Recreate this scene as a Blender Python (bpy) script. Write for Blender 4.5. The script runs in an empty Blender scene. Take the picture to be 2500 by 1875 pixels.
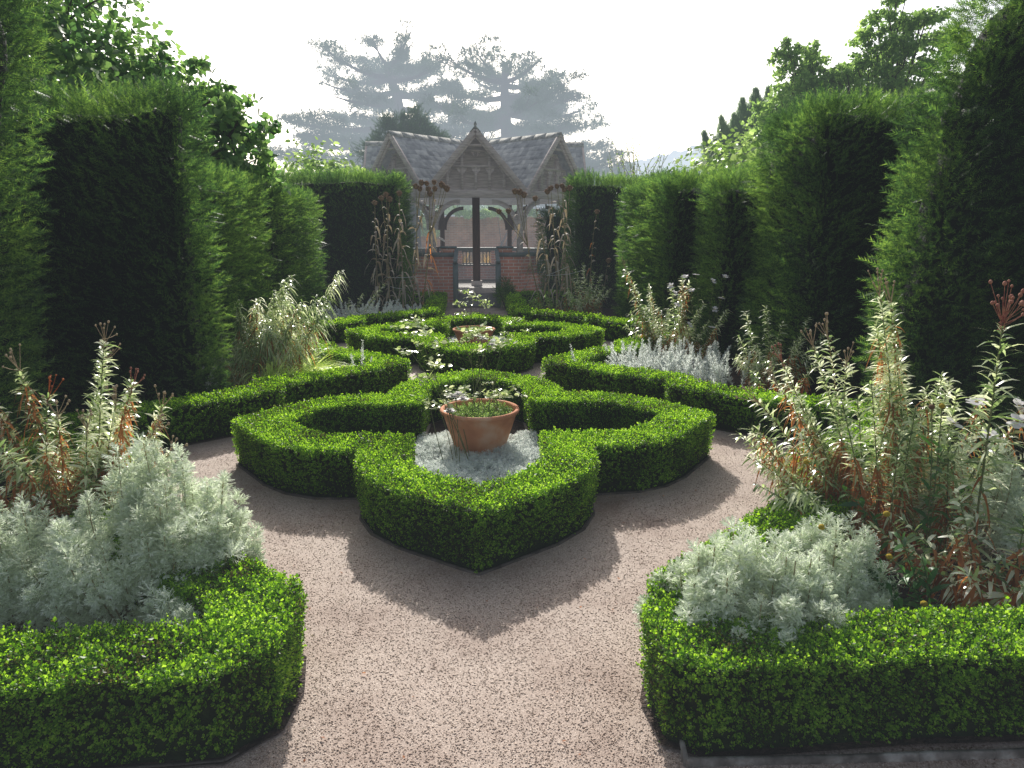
import bpy, math, random
import numpy as np
from mathutils import Vector
from mathutils.geometry import tessellate_polygon

random.seed(7)
SC = bpy.context.scene
COL = SC.collection
PI = math.pi
R = math.radians
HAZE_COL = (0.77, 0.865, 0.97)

# ------------------------------------------------------------------ object helpers
def props(o, label=None, cat=None, group=None, kind=None):
    if label: o['label'] = label
    if cat: o['category'] = cat
    if group: o['group'] = group
    if kind: o['kind'] = kind
    return o

def empty(name, label, cat, loc, group=None):
    o = bpy.data.objects.new(name, None)
    o.empty_display_size = 0.2
    o.location = loc
    COL.objects.link(o)
    return props(o, label, cat, group)

def link(name, me, parent=None):
    o = bpy.data.objects.new(name, me)
    if parent is not None:
        o.parent = parent
    COL.objects.link(o)
    return o

def npmesh(name, V, Fs, mat, parent=None, smooth=False, local=False, origin=None):
    """V (n,3) world coordinates; Fs list of (k,m) index arrays. With a parent the mesh is stored relative to it."""
    V = np.asarray(V, dtype=np.float32).reshape(-1, 3)
    if not isinstance(Fs, (list, tuple)): Fs = [Fs]
    Fs = [np.asarray(f, dtype=np.int32) for f in Fs if len(f)]
    off = np.zeros(3, dtype=np.float32)
    if not local:
        if parent is not None:
            p = parent
            while p is not None:
                off += np.array(p.location, dtype=np.float32); p = p.parent
        elif origin is not None:
            off = np.array(origin, dtype=np.float32)
    V = V - off
    me = bpy.data.meshes.new(name)
    me.vertices.add(len(V))
    me.vertices.foreach_set('co', V.ravel())
    loops = np.concatenate([f.ravel() for f in Fs])
    sizes = np.concatenate([np.full(len(f), f.shape[1], dtype=np.int32) for f in Fs])
    starts = np.concatenate([[0], np.cumsum(sizes)[:-1]]).astype(np.int32)
    me.loops.add(len(loops))
    me.loops.foreach_set('vertex_index', loops)
    me.polygons.add(len(sizes))
    me.polygons.foreach_set('loop_start', starts)
    me.polygons.foreach_set('loop_total', sizes)
    if smooth:
        me.polygons.foreach_set('use_smooth', np.ones(len(sizes), dtype=bool))
    me.update(calc_edges=True)
    me.materials.append(mat)
    o = link(name, me, parent)
    if origin is not None and parent is None:
        o.location = origin
    return o

def merge(parts):
    Vs, Fd, n = [], {}, 0
    for V, F in parts:
        V = np.asarray(V, dtype=np.float32).reshape(-1, 3)
        Vs.append(V)
        for f in (F if isinstance(F, (list, tuple)) else [F]):
            f = np.asarray(f)
            if len(f): Fd.setdefault(f.shape[1], []).append(f + n)
        n += len(V)
    return np.concatenate(Vs), [np.concatenate(v) for v in Fd.values()]

class MB:
    def __init__(s): s.p = []
    def add(s, V, F): s.p.append((np.array(V, dtype=np.float32), F if isinstance(F, list) and len(F) and isinstance(F[0], np.ndarray) else [np.array(F)])); return s
    def box(s, x0, x1, y0, y1, z0, z1, M=None):
        V = np.array([(x, y, z) for z in (z0, z1) for y in (y0, y1) for x in (x0, x1)], dtype=np.float32)
        F = np.array([(0, 2, 3, 1), (4, 5, 7, 6), (0, 1, 5, 4), (2, 6, 7, 3), (0, 4, 6, 2), (1, 3, 7, 5)])
        if M is not None: V = M(V)
        s.p.append((V, [F])); return s
    def bar(s, a, b, w, h, up=(0, 0, 1)):
        a = np.array(a, float); b = np.array(b, float)
        d = b - a; L = np.linalg.norm(d); d /= L
        u = np.array(up, float)
        sd = np.cross(d, u); sd /= max(np.linalg.norm(sd), 1e-6); u = np.cross(sd, d)
        V = []
        for t in (a, b):
            for i, j in ((-1, -1), (1, -1), (1, 1), (-1, 1)):
                V.append(t + sd * i * w / 2 + u * j * h / 2)
        F = np.array([(0, 3, 2, 1), (4, 5, 6, 7), (0, 1, 5, 4), (1, 2, 6, 5), (2, 3, 7, 6), (3, 0, 4, 7)])
        s.p.append((np.array(V), [F])); return s
    def prism(s, poly, y0, y1):      # poly in x,z ; extruded along y
        n = len(poly)
        V = [(x, y0, z) for x, z in poly] + [(x, y1, z) for x, z in poly]
        q = np.array([(i, (i + 1) % n, n + (i + 1) % n, n + i) for i in range(n)])
        t = tessellate_polygon([[Vector((x, 0, z)) for x, z in poly]])
        t1 = np.array([tuple(a) for a in t]); t2 = t1[:, ::-1] + n
        s.p.append((np.array(V), [q, t1, t2])); return s
    def rot(s, ang, c=(0, 0, 0)):
        ca, sa = math.cos(ang), math.sin(ang)
        s.p = [(np.stack([V[:, 0] * ca - V[:, 1] * sa + c[0], V[:, 0] * sa + V[:, 1] * ca + c[1], V[:, 2] + c[2]], 1), F) for V, F in s.p]
        return s
    def build(s, name, mat, parent=None, local=True, bevel=0.0, smooth=False, origin=None):
        V, F = merge(s.p)
        o = npmesh(name, V, F, mat, parent, local=local, smooth=smooth, origin=origin)
        if bevel:
            m = o.modifiers.new('bevel', 'BEVEL'); m.width = bevel; m.segments = 1; m.limit_method = 'ANGLE'
        return o

def tube(pts, r0, r1=None, n=5):
    pts = np.asarray(pts, dtype=float); k = len(pts)
    r1 = r0 if r1 is None else r1
    rad = np.linspace(r0, r1, k) if np.isscalar(r0) else np.asarray(r0)
    V = []
    for i in range(k):
        d = pts[min(i + 1, k - 1)] - pts[max(i - 1, 0)]
        d /= max(np.linalg.norm(d), 1e-9)
        a = np.cross(d, (0.31, 0.9, 0.17)); a /= max(np.linalg.norm(a), 1e-9); b = np.cross(d, a)
        for j in range(n):
            t = 2 * PI * j / n
            V.append(pts[i] + rad[i] * (math.cos(t) * a + math.sin(t) * b))
    F = [(i * n + j, i * n + (j + 1) % n, (i + 1) * n + (j + 1) % n, (i + 1) * n + j) for i in range(k - 1) for j in range(n)]
    return np.array(V), [np.array(F)]

def bez(a, b, bend, k=9):
    a = np.array(a, float); b = np.array(b, float); c = (a + b) / 2 + np.array(bend, float)
    t = np.linspace(0, 1, k)[:, None]
    return (1 - t) ** 2 * a + 2 * t * (1 - t) * c + t * t * b

def unit(v):
    return v / np.maximum(np.linalg.norm(v, axis=-1, keepdims=True), 1e-9)

def sn(p, seed=0, freq=1.0):
    r = np.random.default_rng(seed)
    out = np.zeros(len(p))
    for i in range(7):
        k = r.normal(size=3) * freq * (1 + 0.5 * i)
        out += np.sin(p @ k + r.uniform(0, 6.28)) / (1 + 0.6 * i)
    return out / 2.4

def scatter(TV, TF, pos, axis, roll, scale, rng=None):
    """copies of a template (local +z along axis) placed in bulk"""
    TV = np.asarray(TV, float); pos = np.asarray(pos, float); n = len(pos)
    z = unit(np.asarray(axis, float))
    ref = np.where(np.abs(z[:, 2:3]) > 0.9, np.array([[1.0, 0, 0]]), np.array([[0, 0, 1.0]]))
    x = unit(np.cross(ref, z)); y = np.cross(z, x)
    c, s = np.cos(roll)[:, None], np.sin(roll)[:, None]
    x, y = c * x + s * y, -s * x + c * y
    sc = np.asarray(scale, float).reshape(n, 1, 1)
    V = (TV[None, :, 0:1] * x[:, None] + TV[None, :, 1:2] * y[:, None] + TV[None, :, 2:3] * z[:, None]) * sc + pos[:, None]
    m = len(TV)
    return V.reshape(-1, 3), [(np.asarray(f)[None] + (np.arange(n) * m)[:, None, None]).reshape(-1, np.asarray(f).shape[1]) for f in TF]

def strips(base, dirs, L, W, droop, segs=3, roll=None, tipw=0.05, prof=None):
    base = np.asarray(base, float); d = unit(np.asarray(dirs, float)); n = len(base)
    L = np.broadcast_to(L, (n,)).astype(float); W = np.broadcast_to(W, (n,)).astype(float); droop = np.broadcast_to(droop, (n,)).astype(float)
    side = np.cross(d, np.array([[0, 0, 1.0]]))
    bad = np.linalg.norm(side, axis=1) < 1e-3; side[bad] = (1, 0, 0); side = unit(side)
    if roll is not None:
        up = np.cross(side, d); side = np.cos(roll)[:, None] * side + np.sin(roll)[:, None] * up
    if prof is None: prof = [0.35, 1.0, 0.8, tipw] if segs == 3 else list(np.interp(np.linspace(0, 1, segs + 1), [0, .3, .7, 1], [.4, 1, .75, tipw]))
    V = np.zeros((n, (segs + 1) * 2, 3))
    for i in range(segs + 1):
        t = i / segs
        p = base + d * (L * t)[:, None]
        p[:, 2] -= droop * L * t * t
        V[:, 2 * i] = p - side * (W * prof[i] / 2)[:, None]
        V[:, 2 * i + 1] = p + side * (W * prof[i] / 2)[:, None]
    f = np.array([(2 * i, 2 * i + 1, 2 * i + 3, 2 * i + 2) for i in range(segs)])
    F = (f[None] + (np.arange(n) * (segs + 1) * 2)[:, None, None]).reshape(-1, 4)
    return V.reshape(-1, 3), [F]

def ico(r=1.0, sub=1):
    t = (1 + 5 ** .5) / 2
    V = np.array([(-1, t, 0), (1, t, 0), (-1, -t, 0), (1, -t, 0), (0, -1, t), (0, 1, t), (0, -1, -t), (0, 1, -t), (t, 0, -1), (t, 0, 1), (-t, 0, -1), (-t, 0, 1)], float)
    F = [(0, 11, 5), (0, 5, 1), (0, 1, 7), (0, 7, 10), (0, 10, 11), (1, 5, 9), (5, 11, 4), (11, 10, 2), (10, 7, 6), (7, 1, 8), (3, 9, 4), (3, 4, 2), (3, 2, 6), (3, 6, 8), (3, 8, 9), (4, 9, 5), (2, 4, 11), (6, 2, 10), (8, 6, 7), (9, 8, 1)]
    V = unit(V)
    for _ in range(sub):
        Vl = [tuple(v) for v in V]; cache = {}; nf = []
        def mid(a, b):
            k = (min(a, b), max(a, b))
            if k not in cache:
                Vl.append(tuple((np.array(Vl[a]) + np.array(Vl[b])) / 2)); cache[k] = len(Vl) - 1
            return cache[k]
        for a, b, c in F:
            ab, bc, ca = mid(a, b), mid(b, c), mid(c, a)
            nf += [(a, ab, ca), (b, bc, ab), (c, ca, bc), (ab, bc, ca)]
        F = nf; V = unit(np.array(Vl))
    return V * r, [np.array(F)]

# ------------------------------------------------------------------ materials
def nodes(name):
    m = bpy.data.materials.new(name); m.use_nodes = True
    nt = m.node_tree; nt.nodes.clear()
    try: m.cycles.emission_sampling = 'NONE'
    except Exception: pass
    return m, nt

def N(nt, t, **kw):
    n = nt.nodes.new(t)
    for k, v in kw.items():
        if k in n.inputs: n.inputs[k].default_value = v
        else: setattr(n, k, v)
    return n

def finish(nt, shader, haze=True, k=0.0216, y0=4.0, disp=None):  # haze is painted in: emission mixed into the surface, growing with world y
    out = N(nt, 'ShaderNodeOutputMaterial')
    if not haze:
        nt.links.new(shader, out.inputs['Surface'])
    else:
        g = N(nt, 'ShaderNodeNewGeometry'); sp = N(nt, 'ShaderNodeSeparateXYZ')
        nt.links.new(g.outputs['Position'], sp.inputs[0])
        a = N(nt, 'ShaderNodeMath', operation='SUBTRACT'); a.inputs[1].default_value = y0
        nt.links.new(sp.outputs['Y'], a.inputs[0])
        b = N(nt, 'ShaderNodeMath', operation='MAXIMUM'); b.inputs[1].default_value = 0
        nt.links.new(a.outputs[0], b.inputs[0])
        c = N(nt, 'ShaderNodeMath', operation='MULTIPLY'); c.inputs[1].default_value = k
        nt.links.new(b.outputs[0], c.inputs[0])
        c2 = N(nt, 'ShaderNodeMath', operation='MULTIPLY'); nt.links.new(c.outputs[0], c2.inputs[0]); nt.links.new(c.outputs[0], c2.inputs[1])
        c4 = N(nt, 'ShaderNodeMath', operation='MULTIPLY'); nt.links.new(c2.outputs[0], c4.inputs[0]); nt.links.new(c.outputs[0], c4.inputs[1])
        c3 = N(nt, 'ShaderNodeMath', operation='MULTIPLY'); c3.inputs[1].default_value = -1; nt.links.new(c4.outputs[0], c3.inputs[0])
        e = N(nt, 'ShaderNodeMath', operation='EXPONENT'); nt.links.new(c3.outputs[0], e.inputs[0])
        f = N(nt, 'ShaderNodeMath', operation='MULTIPLY_ADD'); f.inputs[1].default_value = -0.965; f.inputs[2].default_value = 0.980; nt.links.new(e.outputs[0], f.inputs[0])  # small constant share glows everywhere and lifts shaded tones
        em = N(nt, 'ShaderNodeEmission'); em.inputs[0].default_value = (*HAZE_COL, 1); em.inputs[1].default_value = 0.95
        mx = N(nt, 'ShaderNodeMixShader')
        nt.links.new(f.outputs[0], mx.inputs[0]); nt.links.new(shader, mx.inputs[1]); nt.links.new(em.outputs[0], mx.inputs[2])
        nt.links.new(mx.outputs[0], out.inputs['Surface'])

def ramp(nt, fac, stops):
    r = N(nt, 'ShaderNodeValToRGB')
    el = r.color_ramp.elements
    while len(el) < len(stops): el.new(0.5)
    for e, (p, c) in zip(el, stops):
        e.position = p; e.color = (*c, 1)
    nt.links.new(fac, r.inputs[0])
    return r.outputs[0]

def leafmat(name, cols, trans=0.4, rough=0.45, spec=0.4, tcol=None, nscale=3.0, haze=True, tint=0.35):
    """cols: dark, mid, light (per leaf); patches of noise shift them"""
    m, nt = nodes(name)
    g = N(nt, 'ShaderNodeNewGeometry')
    noi = N(nt, 'ShaderNodeTexNoise'); noi.inputs['Scale'].default_value = nscale; noi.inputs['Detail'].default_value = 3
    nt.links.new(g.outputs['Position'], noi.inputs['Vector'])
    mm = N(nt, 'ShaderNodeMath', operation='MULTIPLY_ADD'); mm.inputs[1].default_value = 1.6; mm.inputs[2].default_value = -0.8
    nt.links.new(noi.outputs[0], mm.inputs[0])
    ad = N(nt, 'ShaderNodeMath', operation='ADD', use_clamp=True)
    nt.links.new(mm.outputs[0], ad.inputs[0]); nt.links.new(g.outputs['Random Per Island'], ad.inputs[1])
    c = ramp(nt, ad.outputs[0], [(i / (len(cols) - 1), cc) for i, cc in enumerate(cols)])
    b = N(nt, 'ShaderNodeBsdfPrincipled'); b.inputs['Roughness'].default_value = rough
    b.inputs['Specular IOR Level'].default_value = spec
    nt.links.new(c, b.inputs['Base Color'])
    t = N(nt, 'ShaderNodeBsdfTranslucent')
    if tcol is None:
        hs = N(nt, 'ShaderNodeHueSaturation'); hs.inputs['Hue'].default_value = 0.485; hs.inputs['Saturation'].default_value = 1.1; hs.inputs['Value'].default_value = 2.5
        nt.links.new(c, hs.inputs['Color']); nt.links.new(hs.outputs[0], t.inputs[0])
    else: t.inputs[0].default_value = (*tcol, 1)
    mx = N(nt, 'ShaderNodeMixShader'); mx.inputs[0].default_value = trans
    nt.links.new(b.outputs[0], mx.inputs[1]); nt.links.new(t.outputs[0], mx.inputs[2])
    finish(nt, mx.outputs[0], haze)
    return m

def plainmat(name, cols, scale=8.0, rough=0.8, spec=0.3, bump=0.3, bscale=60.0, stretch=(1, 1, 1), haze=True, coord='Object', detail=6, bdist=0.01, k=0.0216):
    m, nt = nodes(name)
    tc = N(nt, 'ShaderNodeTexCoord'); mp = N(nt, 'ShaderNodeMapping'); mp.inputs['Scale'].default_value = stretch
    nt.links.new(tc.outputs[coord], mp.inputs[0])
    noi = N(nt, 'ShaderNodeTexNoise'); noi.inputs['Scale'].default_value = scale; noi.inputs['Detail'].default_value = detail
    nt.links.new(mp.outputs[0], noi.inputs['Vector'])
    c = ramp(nt, noi.outputs[0], [(0.3 + 0.4 * i / (len(cols) - 1), cc) for i, cc in enumerate(cols)])
    b = N(nt, 'ShaderNodeBsdfPrincipled'); b.inputs['Roughness'].default_value = rough; b.inputs['Specular IOR Level'].default_value = spec
    nt.links.new(c, b.inputs['Base Color'])
    if bump:
        n2 = N(nt, 'ShaderNodeTexNoise'); n2.inputs['Scale'].default_value = bscale; n2.inputs['Detail'].default_value = 4
        nt.links.new(mp.outputs[0], n2.inputs['Vector'])
        bp = N(nt, 'ShaderNodeBump'); bp.inputs['Strength'].default_value = bump; bp.inputs['Distance'].default_value = bdist
        nt.links.new(n2.outputs[0], bp.inputs['Height']); nt.links.new(bp.outputs[0], b.inputs['Normal'])
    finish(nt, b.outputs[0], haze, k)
    return m

def brickmat(name, c1, c2, mortar, w=0.225, h=0.073, k=0.028):
    m, nt = nodes(name)
    tc = N(nt, 'ShaderNodeTexCoord'); sp = N(nt, 'ShaderNodeSeparateXYZ'); cb = N(nt, 'ShaderNodeCombineXYZ')
    nt.links.new(tc.outputs['Object'], sp.inputs[0])
    ax = N(nt, 'ShaderNodeMath', operation='ADD'); nt.links.new(sp.outputs['X'], ax.inputs[0]); nt.links.new(sp.outputs['Y'], ax.inputs[1])
    nt.links.new(ax.outputs[0], cb.inputs[0]); nt.links.new(sp.outputs['Z'], cb.inputs[1])
    bt = N(nt, 'ShaderNodeTexBrick'); bt.offset = 0.5
    bt.inputs['Scale'].default_value = 1.0; bt.inputs['Brick Width'].default_value = w; bt.inputs['Row Height'].default_value = h
    bt.inputs['Mortar Size'].default_value = 0.008; bt.inputs['Mortar Smooth'].default_value = 0.3; bt.inputs['Bias'].default_value = 0.0
    bt.inputs['Color1'].default_value = (*c1, 1); bt.inputs['Color2'].default_value = (*c2, 1); bt.inputs['Mortar'].default_value = (*mortar, 1)
    nt.links.new(cb.outputs[0], bt.inputs['Vector'])
    noi = N(nt, 'ShaderNodeTexNoise'); noi.inputs['Scale'].default_value = 2.2; noi.inputs['Detail'].default_value = 8
    nt.links.new(tc.outputs['Object'], noi.inputs['Vector'])
    mx = N(nt, 'ShaderNodeMix', data_type='RGBA', blend_type='MULTIPLY'); mx.inputs[0].default_value = 0.75
    rr = ramp(nt, noi.outputs[0], [(0.3, (0.5, 0.5, 0.5)), (0.7, (1.25, 1.2, 1.15))])
    nt.links.new(bt.outputs['Color'], mx.inputs[6]); nt.links.new(rr, mx.inputs[7])
    b = N(nt, 'ShaderNodeBsdfPrincipled'); b.inputs['Roughness'].default_value = 0.9
    nt.links.new(mx.outputs[2], b.inputs['Base Color'])
    bp = N(nt, 'ShaderNodeBump'); bp.inputs['Strength'].default_value = 0.6; bp.inputs['Distance'].default_value = 0.006; bp.invert = True
    nt.links.new(bt.outputs['Fac'], bp.inputs['Height']); nt.links.new(bp.outputs[0], b.inputs['Normal'])
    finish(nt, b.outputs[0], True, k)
    return m

M = {}
M['box'] = leafmat('box_leaf', [(0.045, 0.045, 0.014), (0.028, 0.085, 0.012), (0.07, 0.17, 0.018), (0.12, 0.255, 0.026), (0.175, 0.33, 0.038), (0.25, 0.41, 0.065)], trans=0.52, rough=0.40, spec=0.45, nscale=4.5)
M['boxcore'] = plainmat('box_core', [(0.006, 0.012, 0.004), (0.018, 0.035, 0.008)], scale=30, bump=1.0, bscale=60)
M['yew'] = leafmat('yew_leaf', [(0.014, 0.036, 0.014), (0.035, 0.085, 0.024), (0.07, 0.15, 0.035), (0.16, 0.27, 0.06)], trans=0.42, rough=0.42, spec=0.45, nscale=1.5)
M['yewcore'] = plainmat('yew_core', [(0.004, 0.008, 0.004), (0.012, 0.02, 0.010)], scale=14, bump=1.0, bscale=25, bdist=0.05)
M['silver'] = leafmat('silver_leaf', [(0.34, 0.36, 0.26), (0.62, 0.68, 0.54), (0.82, 0.86, 0.73), (0.90, 0.93, 0.82)], trans=0.5, rough=0.55, spec=0.4, tcol=(0.80, 0.90, 0.66), nscale=5)
M['silverblue'] = leafmat('silver_blue_leaf', [(0.50, 0.55, 0.50), (0.72, 0.77, 0.73), (0.88, 0.91, 0.88)], trans=0.45, rough=0.5, spec=0.4, tcol=(0.88, 0.93, 0.86), nscale=5)
M['willow'] = leafmat('narrow_leaf', [(0.07, 0.12, 0.04), (0.19, 0.28, 0.10), (0.42, 0.48, 0.27), (0.72, 0.74, 0.58)], trans=0.42, rough=0.25, spec=1.0, nscale=3)  # silvery end of the colours stands in for sun sheen
M['grass'] = leafmat('grass_blade', [(0.28, 0.40, 0.09), (0.46, 0.58, 0.18), (0.66, 0.74, 0.34)], trans=0.4, rough=0.35, spec=0.6, nscale=3)
M['straw'] = leafmat('straw', [(0.30, 0.20, 0.08), (0.45, 0.32, 0.13), (0.55, 0.42, 0.2)], trans=0.35, rough=0.5, nscale=2, tcol=(.6, .42, .16))
M['dead'] = leafmat('withered_leaf', [(0.12, 0.045, 0.018), (0.30, 0.11, 0.035), (0.48, 0.22, 0.08)], trans=0.45, rough=0.6, nscale=6, tcol=(.75, .28, .08))
M['drygrey'] = leafmat('dry_leaf', [(0.22, 0.18, 0.14), (0.42, 0.36, 0.28), (0.60, 0.52, 0.40)], trans=0.25, rough=0.7, nscale=6, tcol=(.38, .3, .18))
M['helen'] = leafmat('broad_leaf', [(0.02, 0.07, 0.02), (0.05, 0.15, 0.03), (0.10, 0.25, 0.05)], trans=0.35, rough=0.4, nscale=4)
M['roseleaf'] = leafmat('rose_leaf', [(0.14, 0.23, 0.06), (0.32, 0.41, 0.16), (0.54, 0.57, 0.36)], trans=0.35, rough=0.18, spec=1.0, nscale=6)  # pale end of the colours paints sky glare on the leaves
M['petal'] = leafmat('white_petal', [(0.72, 0.70, 0.70), (0.82, 0.80, 0.80), (0.85, 0.84, 0.83)], trans=0.4, rough=0.6, tcol=(.85, .82, .85), nscale=6)
M['linden'] = leafmat('linden_leaf', [(0.035, 0.085, 0.03), (0.08, 0.17, 0.045), (0.18, 0.29, 0.09)], trans=0.5, rough=0.35, spec=0.5, nscale=0.8)
M['cedar'] = leafmat('cedar_needle', [(0.02, 0.045, 0.02), (0.04, 0.085, 0.035), (0.07, 0.13, 0.05)], trans=0.15, rough=0.7, nscale=0.5)
M['juniper'] = leafmat('juniper_leaf', [(0.10, 0.15, 0.10), (0.18, 0.25, 0.16), (0.28, 0.36, 0.22)], trans=0.4, nscale=1)
M['tree'] = leafmat('tree_leaf', [(0.07, 0.13, 0.04), (0.14, 0.24, 0.07), (0.26, 0.38, 0.12)], trans=0.5, rough=0.5, nscale=0.6)
M['shrubl'] = leafmat('shrub_leaf', [(0.08, 0.15, 0.04), (0.18, 0.29, 0.08), (0.32, 0.43, 0.16)], trans=0.4, rough=0.4, nscale=1.5)
M['stem'] = plainmat('green_stem', [(0.10, 0.13, 0.04), (0.2, 0.2, 0.09)], scale=20, bump=0.1)
M['stemred'] = plainmat('red_stem', [(0.12, 0.05, 0.03), (0.2, 0.12, 0.05)], scale=20, bump=0.1)
M['drystem'] = plainmat('dry_stem', [(0.24, 0.20, 0.11), (0.40, 0.34, 0.19)], scale=14, bump=0.2)
M['thistle'] = plainmat('seed_head_brown', [(0.20, 0.125, 0.08), (0.42, 0.29, 0.19)], scale=60, bump=0.6)
M['redcap'] = plainmat('seed_head_red', [(0.24, 0.05, 0.04), (0.46, 0.24, 0.15)], scale=60, bump=0.3)
M['pinkcap'] = plainmat('seed_head_pale', [(0.34, 0.24, 0.15), (0.5, 0.38, 0.24)], scale=60, bump=0.3)
M['yellow'] = plainmat('yellow_ball', [(0.40, 0.26, 0.01), (0.62, 0.46, 0.02)], scale=150, bump=1.0, bscale=400)
M['brownball'] = plainmat('brown_ball', [(0.12, 0.06, 0.03), (0.24, 0.13, 0.06)], scale=150, bump=1.0, bscale=400)
M['bark'] = plainmat('bark', [(0.035, 0.028, 0.022), (0.09, 0.07, 0.055)], scale=6, stretch=(1, 1, .2), bump=0.8, bscale=20, bdist=0.03)
M['terracotta'] = plainmat('terracotta', [(0.48, 0.18, 0.09), (0.64, 0.28, 0.15), (0.72, 0.46, 0.33)], scale=5, rough=0.85, bump=0.25, bscale=90, bdist=0.002)
M['soil'] = plainmat('soil', [(0.018, 0.012, 0.009), (0.05, 0.032, 0.022), (0.09, 0.055, 0.038)], scale=25, bump=1.0, bscale=70, bdist=0.03)
M['oldwood'] = plainmat('weathered_wood', [(0.40, 0.315, 0.265), (0.56, 0.46, 0.40), (0.68, 0.58, 0.51)], scale=4, stretch=(1, 1, 9), bump=0.4, bscale=30, k=0.031)  # stronger painted haze veils the pavilion timber, boards included
M['oldwoodh'] = plainmat('weathered_wood_board', [(0.40, 0.315, 0.265), (0.56, 0.46, 0.40), (0.68, 0.58, 0.51)], scale=4, stretch=(1, 9, 9), bump=0.4, bscale=30, k=0.031)
M['board'] = plainmat('gable_board', [(0.36, 0.285, 0.24), (0.50, 0.41, 0.36), (0.62, 0.53, 0.47)], scale=4, stretch=(1, 9, 9), bump=0.6, bscale=30, k=0.031)
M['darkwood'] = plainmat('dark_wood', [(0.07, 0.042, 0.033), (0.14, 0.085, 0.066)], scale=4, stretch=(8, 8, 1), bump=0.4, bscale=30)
M['greenpaint'] = plainmat('grey_green_paint', [(0.17, 0.20, 0.19), (0.28, 0.31, 0.30)], scale=6, rough=0.6, bump=0.2)
M['edgingdark'] = plainmat('edging_timber_dark', [(0.07, 0.055, 0.045), (0.15, 0.125, 0.105)], scale=14, bump=0.6, bscale=60)
M['edging'] = plainmat('edging_timber', [(0.10, 0.085, 0.07), (0.24, 0.21, 0.18), (0.50, 0.47, 0.42)], scale=14, bump=0.6, bscale=60)
M['ridge'] = plainmat('ridge_stone', [(0.16, 0.16, 0.14), (0.36, 0.35, 0.31), (0.52, 0.50, 0.44)], scale=14, bump=0.7, bscale=50, k=0.031)  # extra painted haze glow here too, as on the timber
M['string'] = plainmat('string', [(0.6, 0.6, 0.55), (0.75, 0.75, 0.7)], bump=0)
M['brick'] = brickmat('brick', (0.85, 0.30, 0.17), (0.66, 0.21, 0.12), (0.88, 0.72, 0.58))  # pavilion brick also carries a stronger painted haze
M['oldbrick'] = brickmat('old_brick', (0.62, 0.34, 0.23), (0.50, 0.26, 0.18), (0.6, 0.5, 0.40), k=0.0185)

def slatemat():
    m, nt = nodes('slate')
    g = N(nt, 'ShaderNodeNewGeometry')
    noi = N(nt, 'ShaderNodeTexNoise'); noi.inputs['Scale'].default_value = 7; noi.inputs['Detail'].default_value = 8
    nt.links.new(g.outputs['Position'], noi.inputs['Vector'])
    a = N(nt, 'ShaderNodeMath', operation='MULTIPLY_ADD'); a.inputs[1].default_value = 0.45
    nt.links.new(g.outputs['Random Per Island'], a.inputs[0])
    a2 = N(nt, 'ShaderNodeMath', operation='MULTIPLY_ADD'); a2.inputs[1].default_value = 1.3; a2.inputs[2].default_value = -0.35
    nt.links.new(noi.outputs[0], a2.inputs[0]); nt.links.new(a2.outputs[0], a.inputs[2])
    c = ramp(nt, a.outputs[0], [(0.1, (0.14, 0.14, 0.14)), (0.42, (0.29, 0.285, 0.28)), (0.72, (0.46, 0.45, 0.42)), (1.0, (0.66, 0.63, 0.56))])
    b = N(nt, 'ShaderNodeBsdfPrincipled'); b.inputs['Roughness'].default_value = 0.55; b.inputs['Specular IOR Level'].default_value = 0.5
    nt.links.new(c, b.inputs['Base Color'])
    bp = N(nt, 'ShaderNodeBump'); bp.inputs['Strength'].default_value = 0.5; bp.inputs['Distance'].default_value = 0.01
    nt.links.new(noi.outputs[0], bp.inputs['Height']); nt.links.new(bp.outputs[0], b.inputs['Normal'])
    finish(nt, b.outputs[0], True, 0.032); return m  # slates get the strongest painted veil of haze
M['slate'] = slatemat()

def gravelmat():
    m, nt = nodes('gravel')
    g = N(nt, 'ShaderNodeNewGeometry')
    v = N(nt, 'ShaderNodeTexVoronoi'); v.inputs['Scale'].default_value = 210
    nt.links.new(g.outputs['Position'], v.inputs['Vector'])
    c = ramp(nt, v.outputs['Color'], [(0.05, (0.27, 0.205, 0.165)), (0.35, (0.37, 0.29, 0.24)), (0.7, (0.45, 0.36, 0.30)), (0.97, (0.58, 0.49, 0.42))])
    big = N(nt, 'ShaderNodeTexNoise'); big.inputs['Scale'].default_value = 1.7; big.inputs['Detail'].default_value = 8; big.inputs['Roughness'].default_value = 0.62
    nt.links.new(g.outputs['Position'], big.inputs['Vector'])
    rr = ramp(nt, big.outputs[0], [(0.32, (0.66, 0.58, 0.54)), (0.43, (0.88, 0.83, 0.80)), (0.53, (1.0, 0.98, 0.96)), (0.7, (1.12, 1.11, 1.10))])
    mx = N(nt, 'ShaderNodeMix', data_type='RGBA', blend_type='MULTIPLY'); mx.inputs[0].default_value = 1
    nt.links.new(c, mx.inputs[6]); nt.links.new(rr, mx.inputs[7])
    b = N(nt, 'ShaderNodeBsdfPrincipled'); b.inputs['Roughness'].default_value = 0.7; b.inputs['Specular IOR Level'].default_value = 0.4
    nt.links.new(mx.outputs[2], b.inputs['Base Color'])
    bp = N(nt, 'ShaderNodeBump'); bp.inputs['Strength'].default_value = 0.5; bp.inputs['Distance'].default_value = 0.003; bp.invert = True
    nt.links.new(v.outputs['Distance'], bp.inputs['Height']); nt.links.new(bp.outputs[0], b.inputs['Normal'])
    finish(nt, b.outputs[0]); return m
M['gravel'] = gravelmat()

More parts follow.
